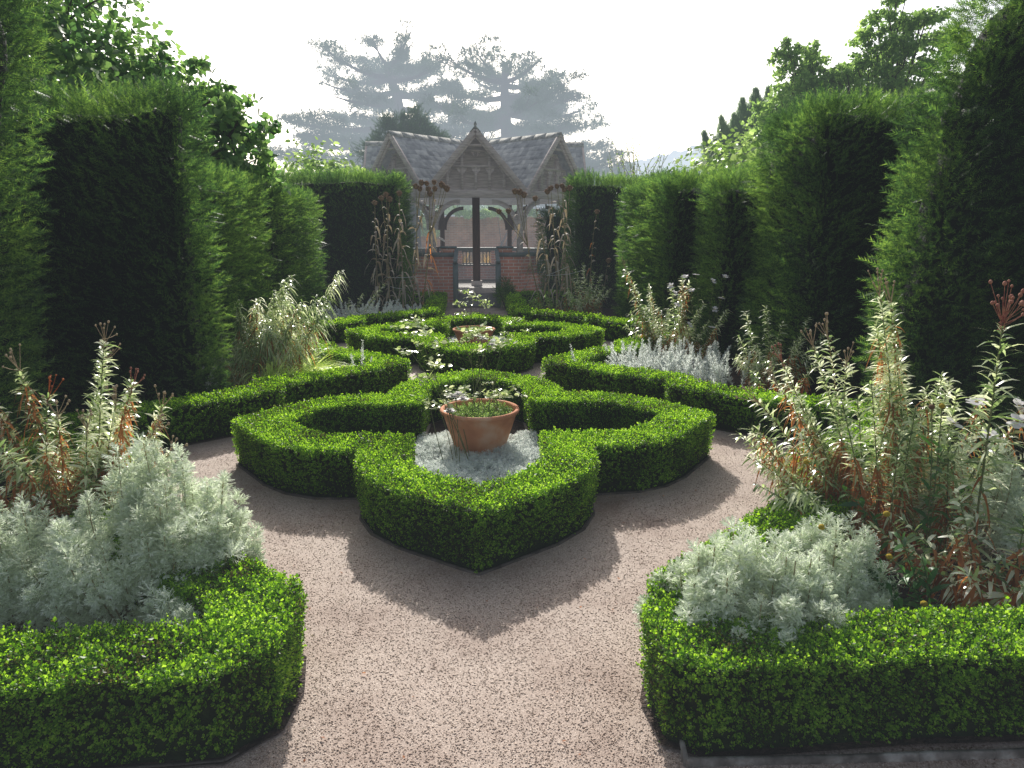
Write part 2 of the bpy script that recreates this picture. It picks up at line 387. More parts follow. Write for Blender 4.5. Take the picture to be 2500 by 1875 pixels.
def stonemat():
    m, nt = nodes('gravel_stone')
    g = N(nt, 'ShaderNodeNewGeometry')
    c = ramp(nt, g.outputs['Random Per Island'], [(0.0, (0.26, 0.20, 0.16)), (0.3, (0.38, 0.30, 0.245)), (0.75, (0.50, 0.405, 0.34)), (1.0, (0.70, 0.61, 0.53))])
    big = N(nt, 'ShaderNodeTexNoise'); big.inputs['Scale'].default_value = 1.7; big.inputs['Detail'].default_value = 8; big.inputs['Roughness'].default_value = 0.62
    nt.links.new(g.outputs['Position'], big.inputs['Vector'])
    rr = ramp(nt, big.outputs[0], [(0.32, (0.66, 0.58, 0.54)), (0.43, (0.88, 0.83, 0.80)), (0.53, (1.0, 0.98, 0.96)), (0.7, (1.14, 1.13, 1.12))])
    mx = N(nt, 'ShaderNodeMix', data_type='RGBA', blend_type='MULTIPLY'); mx.inputs[0].default_value = 1
    nt.links.new(c, mx.inputs[6]); nt.links.new(rr, mx.inputs[7])
    b = N(nt, 'ShaderNodeBsdfPrincipled'); b.inputs['Roughness'].default_value = 0.7; b.inputs['Specular IOR Level'].default_value = 0.4
    nt.links.new(mx.outputs[2], b.inputs['Base Color']); finish(nt, b.outputs[0], False); return m
M['stone'] = stonemat()
M['lawn'] = plainmat('lawn', [(0.05, 0.10, 0.03), (0.10, 0.16, 0.05)], scale=2, bump=0.8, bscale=40, coord='Object')
M['paving'] = plainmat('paving', [(0.42, 0.38, 0.34), (0.55, 0.5, 0.45)], scale=2, bump=0.3, bscale=40)
M['hill'] = plainmat('hill', [(0.04, 0.08, 0.04), (0.08, 0.13, 0.05)], scale=.2, bump=0.3, bscale=4)
M['planks'] = plainmat('plank_board', [(0.20, 0.185, 0.17), (0.36, 0.34, 0.32)], scale=3, stretch=(2, 12, 1), bump=0.4, bscale=30)

# ------------------------------------------------------------------ templates
def sprig_template(nl=8, fold=0.25, L=0.55, W=0.17):
    V, F = [], []
    for i in range(nl):
        k = i // 2; ang = (i % 2) * PI + k * PI / 2 + 0.3 * math.sin(i * 2.3)
        h = 0.15 + 0.85 * k / max(nl // 2 - 1, 1)
        el = R(25 + 35 * k / max(nl // 2 - 1, 1))
        d = np.array([math.cos(ang) * math.cos(el), math.sin(ang) * math.cos(el), math.sin(el)])
        sd = np.array([-math.sin(ang), math.cos(ang), 0]); up = np.cross(d, sd)
        b = np.array([0, 0, h]); ll = L * (1 - 0.25 * k / (nl / 2)); n = len(V)
        V += [b, b + d * ll * .55 + sd * W - up * fold * W, b + d * ll, b + d * ll * .55 - sd * W - up * fold * W]
        F += [(n, n + 1, n + 2), (n, n + 2, n + 3)]
    return np.array(V), [np.array(F)]
SPRIG = sprig_template()

def yew_template(pairs=9):
    V, F = [], []
    for i in range(pairs):
        t = (i + 0.6) / pairs; z = t; x = 0.10 * t * t
        ln = 0.21 * (1 - 0.45 * t) * (0.7 + 0.3 * min(1, 4 * t))
        for s in (-1, 1):
            n = len(V); b = np.array([x, 0, z - 0.02])
            V += [b - np.array([0, 0, 0.022]), b + np.array([0, 0, 0.045]), b + np.array([0.03 * math.sin(i * 3), s * ln, 0.13 + 0.06 * t])]
            F.append((n, n + 1, n + 2))
    n = len(V); V += [(0, -.008, 0), (0, .008, 0), (.10, 0, 1.0)]; F.append((n, n + 1, n + 2))
    return np.array(V), [np.array(F)]
YEW = yew_template()

def feather_template(nl=8, seed=1):
    """finely cut silver leaves in a loose rosette around +z"""
    r = np.random.default_rng(seed); parts = []
    for i in range(nl):
        a = i * 2.4; el = R(15 + 60 * i / nl)
        d = np.array([math.cos(a) * math.cos(el), math.sin(a) * math.cos(el), math.sin(el)])
        sd = np.array([-math.sin(a), math.cos(a), 0.0])
        base = np.array([0, 0, 0.5 * i / nl]); L = 0.75 * (1 - 0.35 * i / nl)
        bs, ds, ls = [base], [d], [L]
        for t in (0.4, 0.62, 0.8):
            for s in (-1, 1):
                bs.append(base + d * L * t); ds.append(unit(d * 0.9 + sd * s * 0.8)); ls.append(L * 0.42 * (1.2 - t * .5))
        V, F = strips(np.array(bs), np.array(ds), np.array(ls), 0.075, 0.25, segs=2, roll=np.full(len(bs), 0.3), prof=[.6, 1, .3])
        parts.append((V, F))
    return merge(parts)
FEATHER = feather_template()

# ------------------------------------------------------------------ polygon helpers
def inside(poly, P):
    poly = np.asarray(poly); x, y = P[:, 0], P[:, 1]; c = np.zeros(len(P), bool); n = len(poly)
    for i in range(n):
        x1, y1 = poly[i]; x2, y2 = poly[(i + 1) % n]
        if y1 == y2: continue
        h = ((y1 > y) != (y2 > y)) & (x < (x2 - x1) * (y - y1) / (y2 - y1) + x1)
        c ^= h
    return c

def offset(pts, w, closed=False):
    P = np.asarray(pts, float); n = len(P); out = []
    for i in range(n):
        if closed: a, b = P[i - 1], P[(i + 1) % n]
        else: a, b = P[max(i - 1, 0)], P[min(i + 1, n - 1)]
        d1 = P[i] - a if (closed or i > 0) else b - P[i]
        d2 = b - P[i] if (closed or i < n - 1) else P[i] - a
        d1 = d1 / np.linalg.norm(d1); d2 = d2 / np.linalg.norm(d2)
        n1 = np.array([-d1[1], d1[0]]); n2 = np.array([-d2[1], d2[0]])
        m = n1 + n2; m /= max(np.linalg.norm(m), 1e-6); k = 1 / max(np.dot(m, n1), 0.55)
        out.append(P[i] + m * w * k)
    return np.array(out)

def densify(P, step=0.05, closed=False):
    P = np.asarray(P, float); out = []; n = len(P)
    for i in range(n if closed else n - 1):
        a, b = P[i], P[(i + 1) % n]; k = max(1, int(np.linalg.norm(b - a) / step))
        for j in range(k): out.append(a + (b - a) * j / k)
    if not closed: out.append(P[-1])
    return np.array(out)

def box_hedge(name, label, loops, h, dens, size, seed, group=None, cat='hedge', top_extra=1.75):
    """loops: [outer, hole...] in x,y.  A dark twiggy core covered with leafy sprigs."""
    rng = np.random.default_rng(seed)
    outer = np.asarray(loops[0]); cen = outer.mean(0)
    o = empty(name, label, cat, (cen[0], cen[1], 0), group)
    # core
    ins = []
    for i, lp in enumerate(loops):
        A = 0.5 * sum(lp[k][0] * lp[(k + 1) % len(lp)][1] - lp[(k + 1) % len(lp)][0] * lp[k][1] for k in range(len(lp)))
        sgn = 1 if A > 0 else -1
        ins.append(offset(lp, (0.028 if i == 0 else -0.028) * sgn, True))
    V3 = [[Vector((p[0], p[1], 0)) for p in lp] for lp in ins]
    tri = np.array([tuple(t) for t in tessellate_polygon(V3)])
    flat = np.concatenate(ins); nv = len(flat)
    top = np.c_[flat, np.full(nv, h - 0.03)]; bot = np.c_[flat, np.full(nv, 0.0)]
    Q, st = [], 0
    for lp in ins:
        k = len(lp); Q += [(st + i, st + (i + 1) % k, nv + st + (i + 1) % k, nv + st + i) for i in range(k)]; st += k
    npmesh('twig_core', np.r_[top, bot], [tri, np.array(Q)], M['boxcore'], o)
    # top samples
    lo, hi = outer.min(0), outer.max(0)
    n = int((hi - lo).prod() * dens * top_extra)
    P = rng.uniform(lo, hi, (n, 2)); k = inside(outer, P)
    for lp in loops[1:]: k &= ~inside(lp, P)
    P = P[k]
    pos = np.c_[P, np.full(len(P), h)]
    pos[:, 2] += 0.012 * sn(pos, seed, 6.0) + rng.normal(0, 0.009, len(P)) - 0.022
    ax = np.c_[rng.normal(0, .38, (len(P), 2)), np.ones(len(P))]
    sc = rng.uniform(.75, 1.15, len(P)); ex = rng.random(len(P)) < 0.02; sc[ex] *= 1.65
    parts_p, parts_a, parts_s = [pos], [ax], [sc]
    for i, lp in enumerate(loops):
        lp = np.asarray(lp); m = len(lp)
        A = 0.5 * sum(lp[k][0] * lp[(k + 1) % m][1] - lp[(k + 1) % m][0] * lp[k][1] for k in range(m))
        sgn = (1 if A > 0 else -1) * (1 if i == 0 else -1)
        for j in range(m):
            a, b = lp[j], lp[(j + 1) % m]; L = np.linalg.norm(b - a)
            if L < 1e-4: continue
            d = (b - a) / L; nr = np.array([d[1], -d[0]]) * sgn
            q = int(L * h * dens) + 1
            t = rng.random(q); z = rng.uniform(0.01, h, q)
            bulge = -0.03 * (1 - z / h) ** 2 - 0.02 * np.clip((z - h + 0.03) / 0.03, 0, 1) ** 2
            p = a + np.outer(t, b - a) + nr * (bulge + rng.normal(0, .006, q) - 0.018)[:, None]
            p3 = np.c_[p, z]
            p3[:, :2] += nr * (0.007 * sn(p3, seed + 1, 6.0))[:, None]
            aa = np.c_[np.tile(nr, (q, 1)), np.full(q, 0.75)] + rng.normal(0, .35, (q, 3))
            parts_p.append(p3); parts_a.append(aa); parts_s.append(rng.uniform(.7, 1.1, q))
    pos = np.concatenate(parts_p); ax = np.concatenate(parts_a); sc = np.concatenate(parts_s) * size
    V, F = scatter(*SPRIG, pos, ax, rng.uniform(0, 6.28, len(pos)), sc)
    npmesh('leaves', V, F, M['box'], o)
    return o

def petal_loop(c, prof, j, rot=0):
    pts = []
    for k in range(4):
        th = k * PI / 2
        seq = [(a, -b) for a, b in prof] + [(a, b) for a, b in prof[::-1][1:]]
        for a, b in seq[:-1]:
            pts.append((c[0] + a * math.cos(th) - b * math.sin(th), c[1] + a * math.sin(th) + b * math.cos(th)))
    return np.array(pts)
OUT = [(0.705, 0.705), (1.00, 0.675), (1.20, 0.585), (1.38, 0.42), (1.69, 0.0)]
INN = [(0.405, 0.405), (0.96, 0.385), (1.15, 0.24), (1.31, 0.0)]

def edging(label, pts, closed, seed, off=0.05, raw=False, group='timber edgings along the box hedges'):
    P = densify(pts if raw else offset(pts, off, closed), 0.12, closed)
    mb = MB(); rng = np.random.default_rng(seed); n = len(P)
    P = P + rng.normal(0, .0012, P.shape)
    zt = (0.020 if raw else 0.006) + (0.007 if raw else 0.002) * sn(np.c_[P, P[:, 0] * 0], seed, 3)
    for i in range(n if closed else n - 1):
        a, b = P[i], P[(i + 1) % n]
        mb.bar((a[0], a[1], zt[i] - .02), (b[0], b[1], zt[(i + 1) % n] - .02), 0.014, 0.05)
    V, F = merge(mb.p)
    o = npmesh('timber_edging', V, F, M['edging' if raw else 'edgingdark'], origin=(P[0][0], P[0][1], 0))
    props(o, label, 'edging', group)

C1, C2 = (0.0, 4.70), (0.0, 9.05)
q1o, q1i = petal_loop(C1, OUT, 0), petal_loop(C1, INN, 0)
q2o, q2i = petal_loop(C2, OUT, 0), petal_loop(C2, INN, 0)
box_hedge('box_hedge', 'clipped box hedge in a quatrefoil shape around the nearer terracotta pot', [q1o, q1i], 0.325, 4300, 0.0250, 11, 'clipped box hedges of the parterre')
box_hedge('box_hedge', 'clipped box hedge in a quatrefoil shape around the farther terracotta pot', [q2o, q2i], 0.32, 2000, 0.036, 12, 'clipped box hedges of the parterre')

frontL = [(-3.4, 1.80), (-1.38, 1.83), (-0.78, 1.86), (-0.64, 2.0), (-0.62, 2.2), (-0.66, 2.40), (-0.97, 2.66), (-1.3, 2.97), (-1.58, 3.22), (-1.64, 3.5), (-1.8, 3.78), (-2.2, 4.15), (-2.55, 4.42), (-2.8, 4.62)]
frontR = [(-x, y) for x, y in frontL]
frontR[2] = (0.70, 1.80); frontR[3] = (0.57, 1.87); frontR[4] = (0.55, 2.08)
midR = [(2.8, -2.2), (2.55, -1.95), (2.2, -1.7), (1.9, -1.45), (1.63, -1.2), (1.65, -0.95), (1.4, -0.76), (1.17, -0.56), (.9, -.31), (.66, 0)]
midR = midR + [(x, -y) for x, y in midR[::-1][1:]]
midR = [(x, y + 6.87) for x, y in midR]
farR = [(2.8, 9.3), (2.3, 9.75), (1.9, 10.1), (1.68, 10.35), (1.66, 10.6), (1.2, 10.95), (.64, 11.4), (.62, 11.8), (.62, 14.5), (.66, 14.85), (2.3, 15.05)]
mir = lambda P: [(-x, y) for x, y in P]
BEDS = {}
def bed_hedge(key, label, P, w, h, dens, size, seed, side):
    """side +1: hedge body lies to the left of the travel direction"""
    P = np.array(P); inn = offset(P, w * side)
    loop = np.r_[P, inn[::-1]]
    box_hedge('box_hedge', label, [loop], h, dens, size, seed, 'clipped box hedges of the parterre')
    edging('timber board edging the gravel along ' + {'fl': 'the left hedge nearest the camera', 'fr': 'the right hedge nearest the camera', 'ml': 'the left middle box hedge', 'mr': 'the right middle box hedge', 'bl': 'the far left box hedge by the pavilion ramp', 'br': 'the far right box hedge by the pavilion ramp'}[key], P, False, seed, 0.014 * side) if key != 'fr' else edging('pale timber board edging the gravel along the right hedge nearest the camera', [(0.69, 2.46), (0.665, 2.30), (0.655, 2.12), (0.645, 1.95), (0.625, 1.79), (3.4, 1.75)], False, seed, raw=True)
    BEDS[key] = P
bed_hedge('fl', 'low box hedge enclosing the nearest left bed with the big silver bush', frontL, 0.30, 0.315, 4500, 0.0255, 21, 1)
bed_hedge('fr', 'low box hedge enclosing the nearest right bed with the yellow ball flowers', frontR, 0.27, 0.315, 4500, 0.0255, 22, -1)
bed_hedge('ml', 'low pointed box hedge around the middle left bed with the arching grass', mir(midR), 0.27, 0.31, 2300, 0.033, 23, 1)
bed_hedge('mr', 'low pointed box hedge around the middle right bed with white silvery spikes', midR, 0.27, 0.31, 2300, 0.033, 24, -1)
bed_hedge('bl', 'low box hedge around the far left bed with dry cardoons', mir(farR), 0.28, 0.29, 1000, 0.048, 25, 1)
bed_hedge('br', 'low box hedge around the far right bed beside the pavilion ramp', farR, 0.28, 0.29, 1000, 0.048, 26, -1)
edging('timber board edging around the nearer quatrefoil box hedge', q1o, True, 31, 0.012)
edging('timber board edging around the farther quatrefoil box hedge', q2o, True, 32, 0.012)

# ------------------------------------------------------------------ ground
def sheet(name, poly, z, mat, kind='structure'):
    t = np.array([tuple(a) for a in tessellate_polygon([[Vector((x, y, 0)) for x, y in poly]])])
    V = np.c_[np.array(poly), np.full(len(poly), z)]
    o = npmesh(name, V, [t], mat); 
    if o.data.polygons[0].normal.z < 0: o.data.flip_normals()
    o['kind'] = kind
    return o
# land: one displaced sheet rising to wooded hills on the right
gx = np.r_[np.linspace(-600, -60, 19), np.linspace(-50, 50, 21), np.linspace(60, 600, 19)]
gy = np.r_[np.linspace(-40, 60, 21), np.linspace(80, 700, 32)]
GX, GY = np.meshgrid(gx, gy)
def hillz(x, y):
    s = np.clip((y - 75) / 160, 0, 1); s = s * s * (3 - 2 * s)
    prof = 4 + 38 / (1 + np.exp(-(x - 80) / 30)) + 2 * np.sin(x / 31.0)
    return s * prof - 0.02
GZ = hillz(GX, GY)
nx, ny = len(gx), len(gy)
F = np.array([(j * nx + i, j * nx + i + 1, (j + 1) * nx + i + 1, (j + 1) * nx + i) for j in range(ny - 1) for i in range(nx - 1)])
o = npmesh('ground', np.c_[GX.ravel(), GY.ravel(), GZ.ravel()], [F], M['lawn'], smooth=True); o['kind'] = 'structure'
sheet('gravel_path', [(-3.2, -2.5), (3.2, -2.5), (3.2, 15.9), (-3.2, 15.9)], 0.0, M['gravel'])
for s, P3 in ((-1, ('fl', 'ml', 'bl')), (1, ('fr', 'mr', 'br'))):
    for k in P3:
        P = [tuple(p) for p in BEDS[k]]
        if k[0] == 'f': poly = P + [(6 * s, P[-1][1]), (6 * s, P[0][1])]
        else: poly = P + [(6 * s, P[-1][1]), (6 * s, P[0][1])]
        sheet('soil', poly, 0.012, M['soil'])
for c, q in ((C1, q1i), (C2, q2i)): sheet('soil', [tuple(p) for p in q], 0.010, M['soil'])
sheet('paving', [(-8, 21.2), (8, 21.2), (8, 29.5), (-8, 29.5)], 0.004, M['paving'])

# loose gravel stones near the camera
rng = np.random.default_rng(5)
TVs, TFs = ico(1, 0); TVs = TVs * np.array([1, .75, .5])
n = 190000
yy = 1.3 + 5.2 * rng.random(n) ** 1.5; xx = rng.uniform(-1, 1, n) * (0.5 + yy * 0.62)
P = np.c_[xx, yy]
k = ~inside(q1o, P)
for key in ('fl', 'fr', 'ml', 'mr'):
    B = BEDS[key]; s = -1 if key[1] == 'l' else 1
    k &= ~inside(np.r_[B, [(6 * s, B[-1][1]), (6 * s, B[0][1])]], P)
P = P[k]; n = len(P)
octv = np.array([(1, 0, 0), (-1, 0, 0), (0, .8, 0), (0, -.8, 0), (0, 0, .30), (0, 0, -.5)], float)
octf = [np.array([(0, 2, 4), (2, 1, 4), (1, 3, 4), (3, 0, 4), (2, 0, 5), (1, 2, 5), (3, 1, 5), (0, 3, 5)])]
V, F = scatter(octv, octf, np.c_[P, rng.uniform(0.0, 0.0022, n)], rng.normal(0, .16, (n, 3)) + [0, 0, 1], rng.uniform(0, 6.28, n), rng.uniform(.0020, .0042, n) * np.where(rng.random(n) < .03, 1.6, 1))
o = npmesh('gravel', V, F, M['stone']); props(o, 'loose pinkish gravel stones lying on the path', None, None, 'stuff')
# leaf litter
n = 900; yy = rng.uniform(1.4, 14, n); xx = rng.uniform(-2.6, 2.6, n)
kk = rng.random(n) < .5; P = np.c_[xx, yy]; k = ~inside(q1o, P) & ~inside(q2o, P); P = P[k]; n = len(P)
V, F = scatter(np.array([(0, -.5, 0), (.3, 0, .06), (0, .5, 0), (-.3, 0, .06)]), [np.array([(0, 1, 2, 3)])], np.c_[P, np.full(n, .009)], rng.normal(0, .2, (n, 3)) + [0, 0, 1], rng.uniform(0, 6.28, n), rng.uniform(.006, .02, n))
o = npmesh('fallen_leaves', V, F, M['dead']); props(o, 'scattered small brown leaves on the gravel and beds', None, None, 'stuff')

# silver ground cover inside the quatrefoils
def groundcover(label, c, seed, arms, size):
    rng = np.random.default_rng(seed)
    P = rng.uniform(-1.35, 1.35, (45000, 2)); q = petal_loop((0, 0), [(a * 1.03, b * 1.03) for a, b in INN], 0)
    k = inside(q, P)
    k &= (P[:, 1] < 0.42) if arms == 'front' else (np.abs(P[:, 0]) < 2)
    k &= (np.abs(P[:, 0]) < 0.44)
    P = P[k]; P = P[: int(8500 if arms == 'front' else 2500)]
    n = len(P); z = 0.05 + 0.035 * sn(np.c_[P, P[:, 0] * 0], seed, 5) + rng.uniform(-.04, .03, n)
    V, F = scatter(*FEATHER, np.c_[P + c, z], rng.normal(0, .4, (n, 3)) + [0, 0, 1], rng.uniform(0, 6.28, n), rng.uniform(.7, 1.3, n) * size)
    o = npmesh('groundcover', V, F, M['silverblue']); props(o, label, None, None, 'stuff')
groundcover('silver leaved ground cover around the nearer terracotta pot', C1, 41, 'front', 0.030)
groundcover('silver leaved ground cover around the farther terracotta pot', C2, 42, 'all', 0.055)

# ------------------------------------------------------------------ yew hedges
def yew(label, x0, x1, y0, y1, h, dens, size, seed, faces='-x+x-y+z', rr=0.22, group='clipped yew buttresses', amp=0.05, mat='yew', lean=None):
    rng = np.random.default_rng(seed)
    cx, cy, cz = (x0 + x1) / 2, (y0 + y1) / 2, h / 2
    hs = np.array([(x1 - x0) / 2, (y1 - y0) / 2, h / 2])
    r = min(rr, hs[0] * .9, hs[1] * .9)
    o = empty('yew_hedge', label, 'hedge', (cx, cy, 0), group)
    def surf(u, v, f, inset=0.0):
        a = np.zeros((len(u), 3))
        ax = 'xyz'.index(f[1]); sg = -1 if f[0] == '-' else 1
        o1, o2 = [i for i in range(3) if i != ax]
        a[:, ax] = sg * hs[ax]; a[:, o1] = u * hs[o1]; a[:, o2] = v * hs[o2]
        lim = hs - r; lim2 = lim.copy()
        q = np.clip(a, -lim2, lim2); low = a[:, 2] < 0; q[low, 2] = a[low, 2]
        nn = unit(a - q); p = q + nn * (r - inset)
        w = p + np.array([cx, cy, cz])
        dsp = amp * sn(w, seed, 2.2) + amp * .5 * sn(w, seed + 5, 6.0)
        w = w + nn * dsp[:, None]
        if lean is not None: w[:, 0] += lean[0] * np.maximum(0, w[:, 2] - lean[1])
        return w, nn
    core = []
    for f in ('-x', '+x', '-y', '+y', '+z'):
        k = 26; u, v = np.meshgrid(np.linspace(-1, 1, k), np.linspace(-1, 1, k)); w, _ = surf(u.ravel(), v.ravel(), f, 0.15)
        w[:, 2] = np.maximum(w[:, 2], 0)
        Fq = np.array([(j * k + i, j * k + i + 1, (j + 1) * k + i + 1, (j + 1) * k + i) for j in range(k - 1) for i in range(k - 1)])
        core.append((w, [Fq]))
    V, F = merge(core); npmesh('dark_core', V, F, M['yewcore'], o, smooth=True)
    PP, AA = [], []
    for f in [faces[i:i + 2] for i in range(0, len(faces), 2)]:
        ax = 'xyz'.index(f[1]); o1, o2 = [i for i in range(3) if i != ax]
        area = 4 * hs[o1] * hs[o2]; n = int(area * dens)
        u, v = rng.uniform(-1, 1, n), rng.uniform(-1, 1, n)
        w, nn = surf(u, v, f); w = w - nn * (rng.random(n) ** 1.3 * .20 - .015)[:, None]
        a = nn * 1.0 + np.array([0, 0, 0.40]) + rng.normal(0, .38, (n, 3))
        PP.append(w); AA.append(a)
    P = np.concatenate(PP); A = np.concatenate(AA)
    k = P[:, 2] > 0.02; P, A = P[k], A[k]; n = len(P)
    s = rng.uniform(.7, 1.2, n) * size; ex = rng.random(n) < 0.045; s[ex] *= 1.5
    V, F = scatter(*YEW, P, A, rng.uniform(0, 6.28, n), s)
    npmesh('foliage', V, F, M[mat], o)
    return o
yew('tall yew buttress at the near left edge of the garden', -4.5, -2.97, 3.9, 4.9, 3.1, 1000, 0.12, 51, '+x-y+z', lean=(.14, 0.6))
yew('broad dark yew buttress second from the camera on the left', -4.2, -2.32, 6.0, 6.5, 2.68, 900, 0.12, 52, '+x-y+z')
yew('lower yew buttress third from the camera on the left', -4.2, -2.50, 6.95, 8.75, 2.15, 800, 0.135, 53, '+x-y+z')
yew('lower yew buttress fourth from the camera on the left', -4.2, -2.50, 9.2, 11.6, 2.17, 750, 0.13, 54, '+x-y+z')
yew('wide dark yew block left of the pavilion', -4.6, -1.46, 14.3, 15.4, 2.66, 650, 0.14, 55, '+x-y+z', amp=.07)
yew('tall yew buttress at the near right edge of the garden', 3.05, 4.9, 4.6, 5.25, 3.3, 1000, 0.13, 56, '-x-y+z', rr=0.3, amp=.09, lean=(.6, 2.35))
yew('broad yew buttress second from the camera on the right', 3.14, 4.7, 6.6, 8.05, 2.8, 850, 0.125, 57, '-x-y+z', rr=.3, amp=.07)
yew('lower yew buttress third from the camera on the right', 2.82, 4.5, 8.15, 8.9, 2.2, 800, 0.13, 58, '-x-y+z')
yew('lower yew buttress fourth from the camera on the right', 2.48, 4.4, 9.2, 12.0, 2.25, 750, 0.14, 59, '-x-y+z')
yew('wide dark yew block right of the pavilion', 1.98, 4.6, 14.3, 15.4, 2.62, 650, 0.14, 60, '-x-y+z', amp=.07)
yew('long yew hedge running behind the left buttresses', -4.7, -3.9, 3.0, 15.0, 2.5, 260, 0.14, 61, '+x+z', group='long yew hedges enclosing the garden')
yew('long yew hedge running behind the right buttresses', 4.0, 4.9, 3.0, 15.0, 2.5, 260, 0.14, 62, '-x+z', group='long yew hedges enclosing the garden')
yew('small bright yew growing left of the pavilion roof edge', -2.05, -1.45, 15.75, 16.2, 2.2, 700, 0.12, 63, '+x-y+z', rr=.25)
yew('small bright yew growing right of the pavilion post', 1.5, 2.15, 16.0, 16.5, 2.05, 700, 0.12, 64, '-x-y+z', rr=.25)

exec_marker = None
# ------------------------------------------------------------------ herbaceous plants
def leaves_on(curve, n, L, W, rng, droop=0.45, t0=0.1, t1=0.97, up=0.35, taper=0.5, segs=3):
    t = np.linspace(t0, t1, n) + rng.normal(0, .006, n); t = np.clip(t, 0, .999)
    k = len(curve) - 1; i = np.minimum((t * k).astype(int), k - 1); f = (t * k - i)[:, None]
    p = curve[i] * (1 - f) + curve[i + 1] * f; ax = unit(curve[i + 1] - curve[i])
    a = np.arange(n) * 2.39996 + rng.uniform(0, 6); ref = unit(np.cross(ax, np.array([[0.3, 0.9, 0.1]]))); r2 = np.cross(ax, ref)
    out = np.cos(a)[:, None] * ref + np.sin(a)[:, None] * r2
    d = out + ax * (up + .5 * t[:, None] + rng.normal(0, .25, (n, 1))) + rng.normal(0, .22, (n, 3))
    LL = L * (1 - taper * np.abs(t - .45) * 1.6) * rng.uniform(.55, 1.25, n)
    return strips(p, d, LL, W * rng.uniform(.8, 1.2, n), droop * rng.uniform(.4, 1.5, n), segs=segs, roll=rng.normal(0, .5, n))

BALL = ico(1, 1)
def head_sprays(tip, d, rng, n=7, L=0.09, r=0.007):
    parts = []
    for i in range(n):
        v = unit(np.array(d) + rng.normal(0, .45, 3)); e = tip + v * L * rng.uniform(.5, 1.2)
        c = bez(tip - v * 0.02 - np.array(d) * rng.uniform(0, .05), e, (0, 0, -.01), 4); parts.append(tube(c, .0018, .0012, 4))
        parts.append((BALL[0] * r * rng.uniform(.8, 1.3) * np.array([1, 1, 1.25]) + e, BALL[1]))
    return merge(parts)

def perennial(label, stems, seed, L=0.10, W=0.010, per_m=150, mat='willow', stemmat='stem', dead=0.0, heads='pinkcap', group='tall narrow leaved perennials', bend=0.06, name='leafy_perennial', cat='plant', droop=.45, headn=7, r=.0042):
    rng = np.random.default_rng(seed)
    bs = np.array([s[0] for s in stems]); c = bs.mean(0); c[2] = 0
    o = empty(name, label, cat, tuple(c), group)
    for s in stems:
        b, t = np.array(s[0], float), np.array(s[1], float); hd = s[2] if len(s) > 2 else heads
        ln = np.linalg.norm(t - b); out = unit(t - b)
        cv = bez(b, t, (-out[0] * bend, -out[1] * bend, bend * .9), 10)
        st = npmesh('stem', *tube(cv, r, r * .5, 5), M[s[3] if len(s) > 3 else stemmat], o, smooth=True)
        n = int(ln * per_m * 1.55)
        V, F = leaves_on(cv, n, L, W, rng, droop=droop)
        npmesh('leaves', V, F, M[mat], st)
        if dead:
            V, F = leaves_on(cv, int(n * dead), L * .8, W * .9, rng, droop=1.6, t0=.03, t1=.9 if rng.random() < .25 else .4 + .3 * rng.random(), up=-.2)
            npmesh('withered_leaves', V, F, M['dead'], st)
        if hd: npmesh('seed_head', *head_sprays(cv[-1], unit(cv[-1] - cv[-2]), rng, n=headn, L=L * .8, r=r * 1.15), M[hd], st, smooth=True)
    return o

def fan(base, spread, tips, rng_seed, extra_n=0):
    r = np.random.default_rng(rng_seed)
    tips = list(tips); k0 = len(tips)
    for _ in range(extra_n):
        q = tips[r.integers(0, k0)][0]; f = r.uniform(.55, .92)
        tips.append(((base[0] + (q[0] - base[0]) * f * 1.3 + r.normal(0, .10), q[1] + r.normal(0, .14), q[2] * f), None))
    return [((base[0] + (t[0] - base[0]) * spread + r.normal(0, .05), base[1] + r.normal(0, .10), 0.01), t) + tuple(t3 for t3 in extra) for t, *extra in tips]

# near left bed
perennial('tall narrow leaved perennial behind the big silver bush at the left edge', fan((-1.98, 3.25), .35, [
    ((-2.14, 3.3, .98),), ((-2.05, 3.35, .84), 'dead', 'stemred'), ((-1.73, 3.3, 1.11),), ((-1.79, 3.4, 1.0),), ((-1.60, 3.25, .90), 'redcap', 'stemred'), ((-1.66, 3.2, .84),),
    ((-1.93, 3.2, .78),), ((-2.3, 3.3, .85),), ((-1.5, 3.2, .70),), ((-2.35, 3.1, .65),), ((-1.75, 3.1, .75),), ((-1.52, 3.35, .78),), ((-2.1, 3.05, .70),), ((-1.42, 3.15, .6),)], 1, 10), 101, L=.105, W=.0115, per_m=165, dead=.55)
# near right bed: two clumps
perennial('leaning narrow leaved perennial spreading over the path from the near right bed', fan((1.98, 3.1), .18, [
    ((1.36, 3.25, .80), 'pinkcap', 'stemred'), ((1.30, 3.15, .68), None), ((1.43, 3.2, .90), 'pinkcap'), ((1.50, 3.3, .98), 'redcap', 'stemred'), ((1.60, 3.2, 1.08), 'pinkcap'), ((1.72, 3.3, 1.12), 'pinkcap', 'stemred'),
    ((1.30, 3.05, .55), None), ((1.48, 3.05, .72), None), ((1.66, 3.0, .85), None), ((1.78, 3.2, 1.0), 'pinkcap'), ((1.42, 3.4, .62), None), ((1.85, 3.1, .92), None)], 2, 14), 102, L=.095, W=.011, per_m=120, dead=.7)
perennial('upright narrow leaved perennial with bare pale seed tips in the near right bed', fan((2.25, 3.2), .3, [
    ((1.90, 3.2, 1.33), 'pinkcap'), ((1.99, 3.25, 1.28), 'pinkcap'), ((2.08, 3.3, 1.05), None), ((2.2, 3.1, .95), None), ((2.35, 3.2, .85), None), ((2.6, 3.3, .85), None), ((2.45, 3.0, .6), None), ((2.15, 2.95, .72), None), ((2.75, 3.1, 0.95), None), ((2.02, 3.0, .8), None)], 3, 12), 103, L=.115, W=.012, per_m=130, dead=.35)
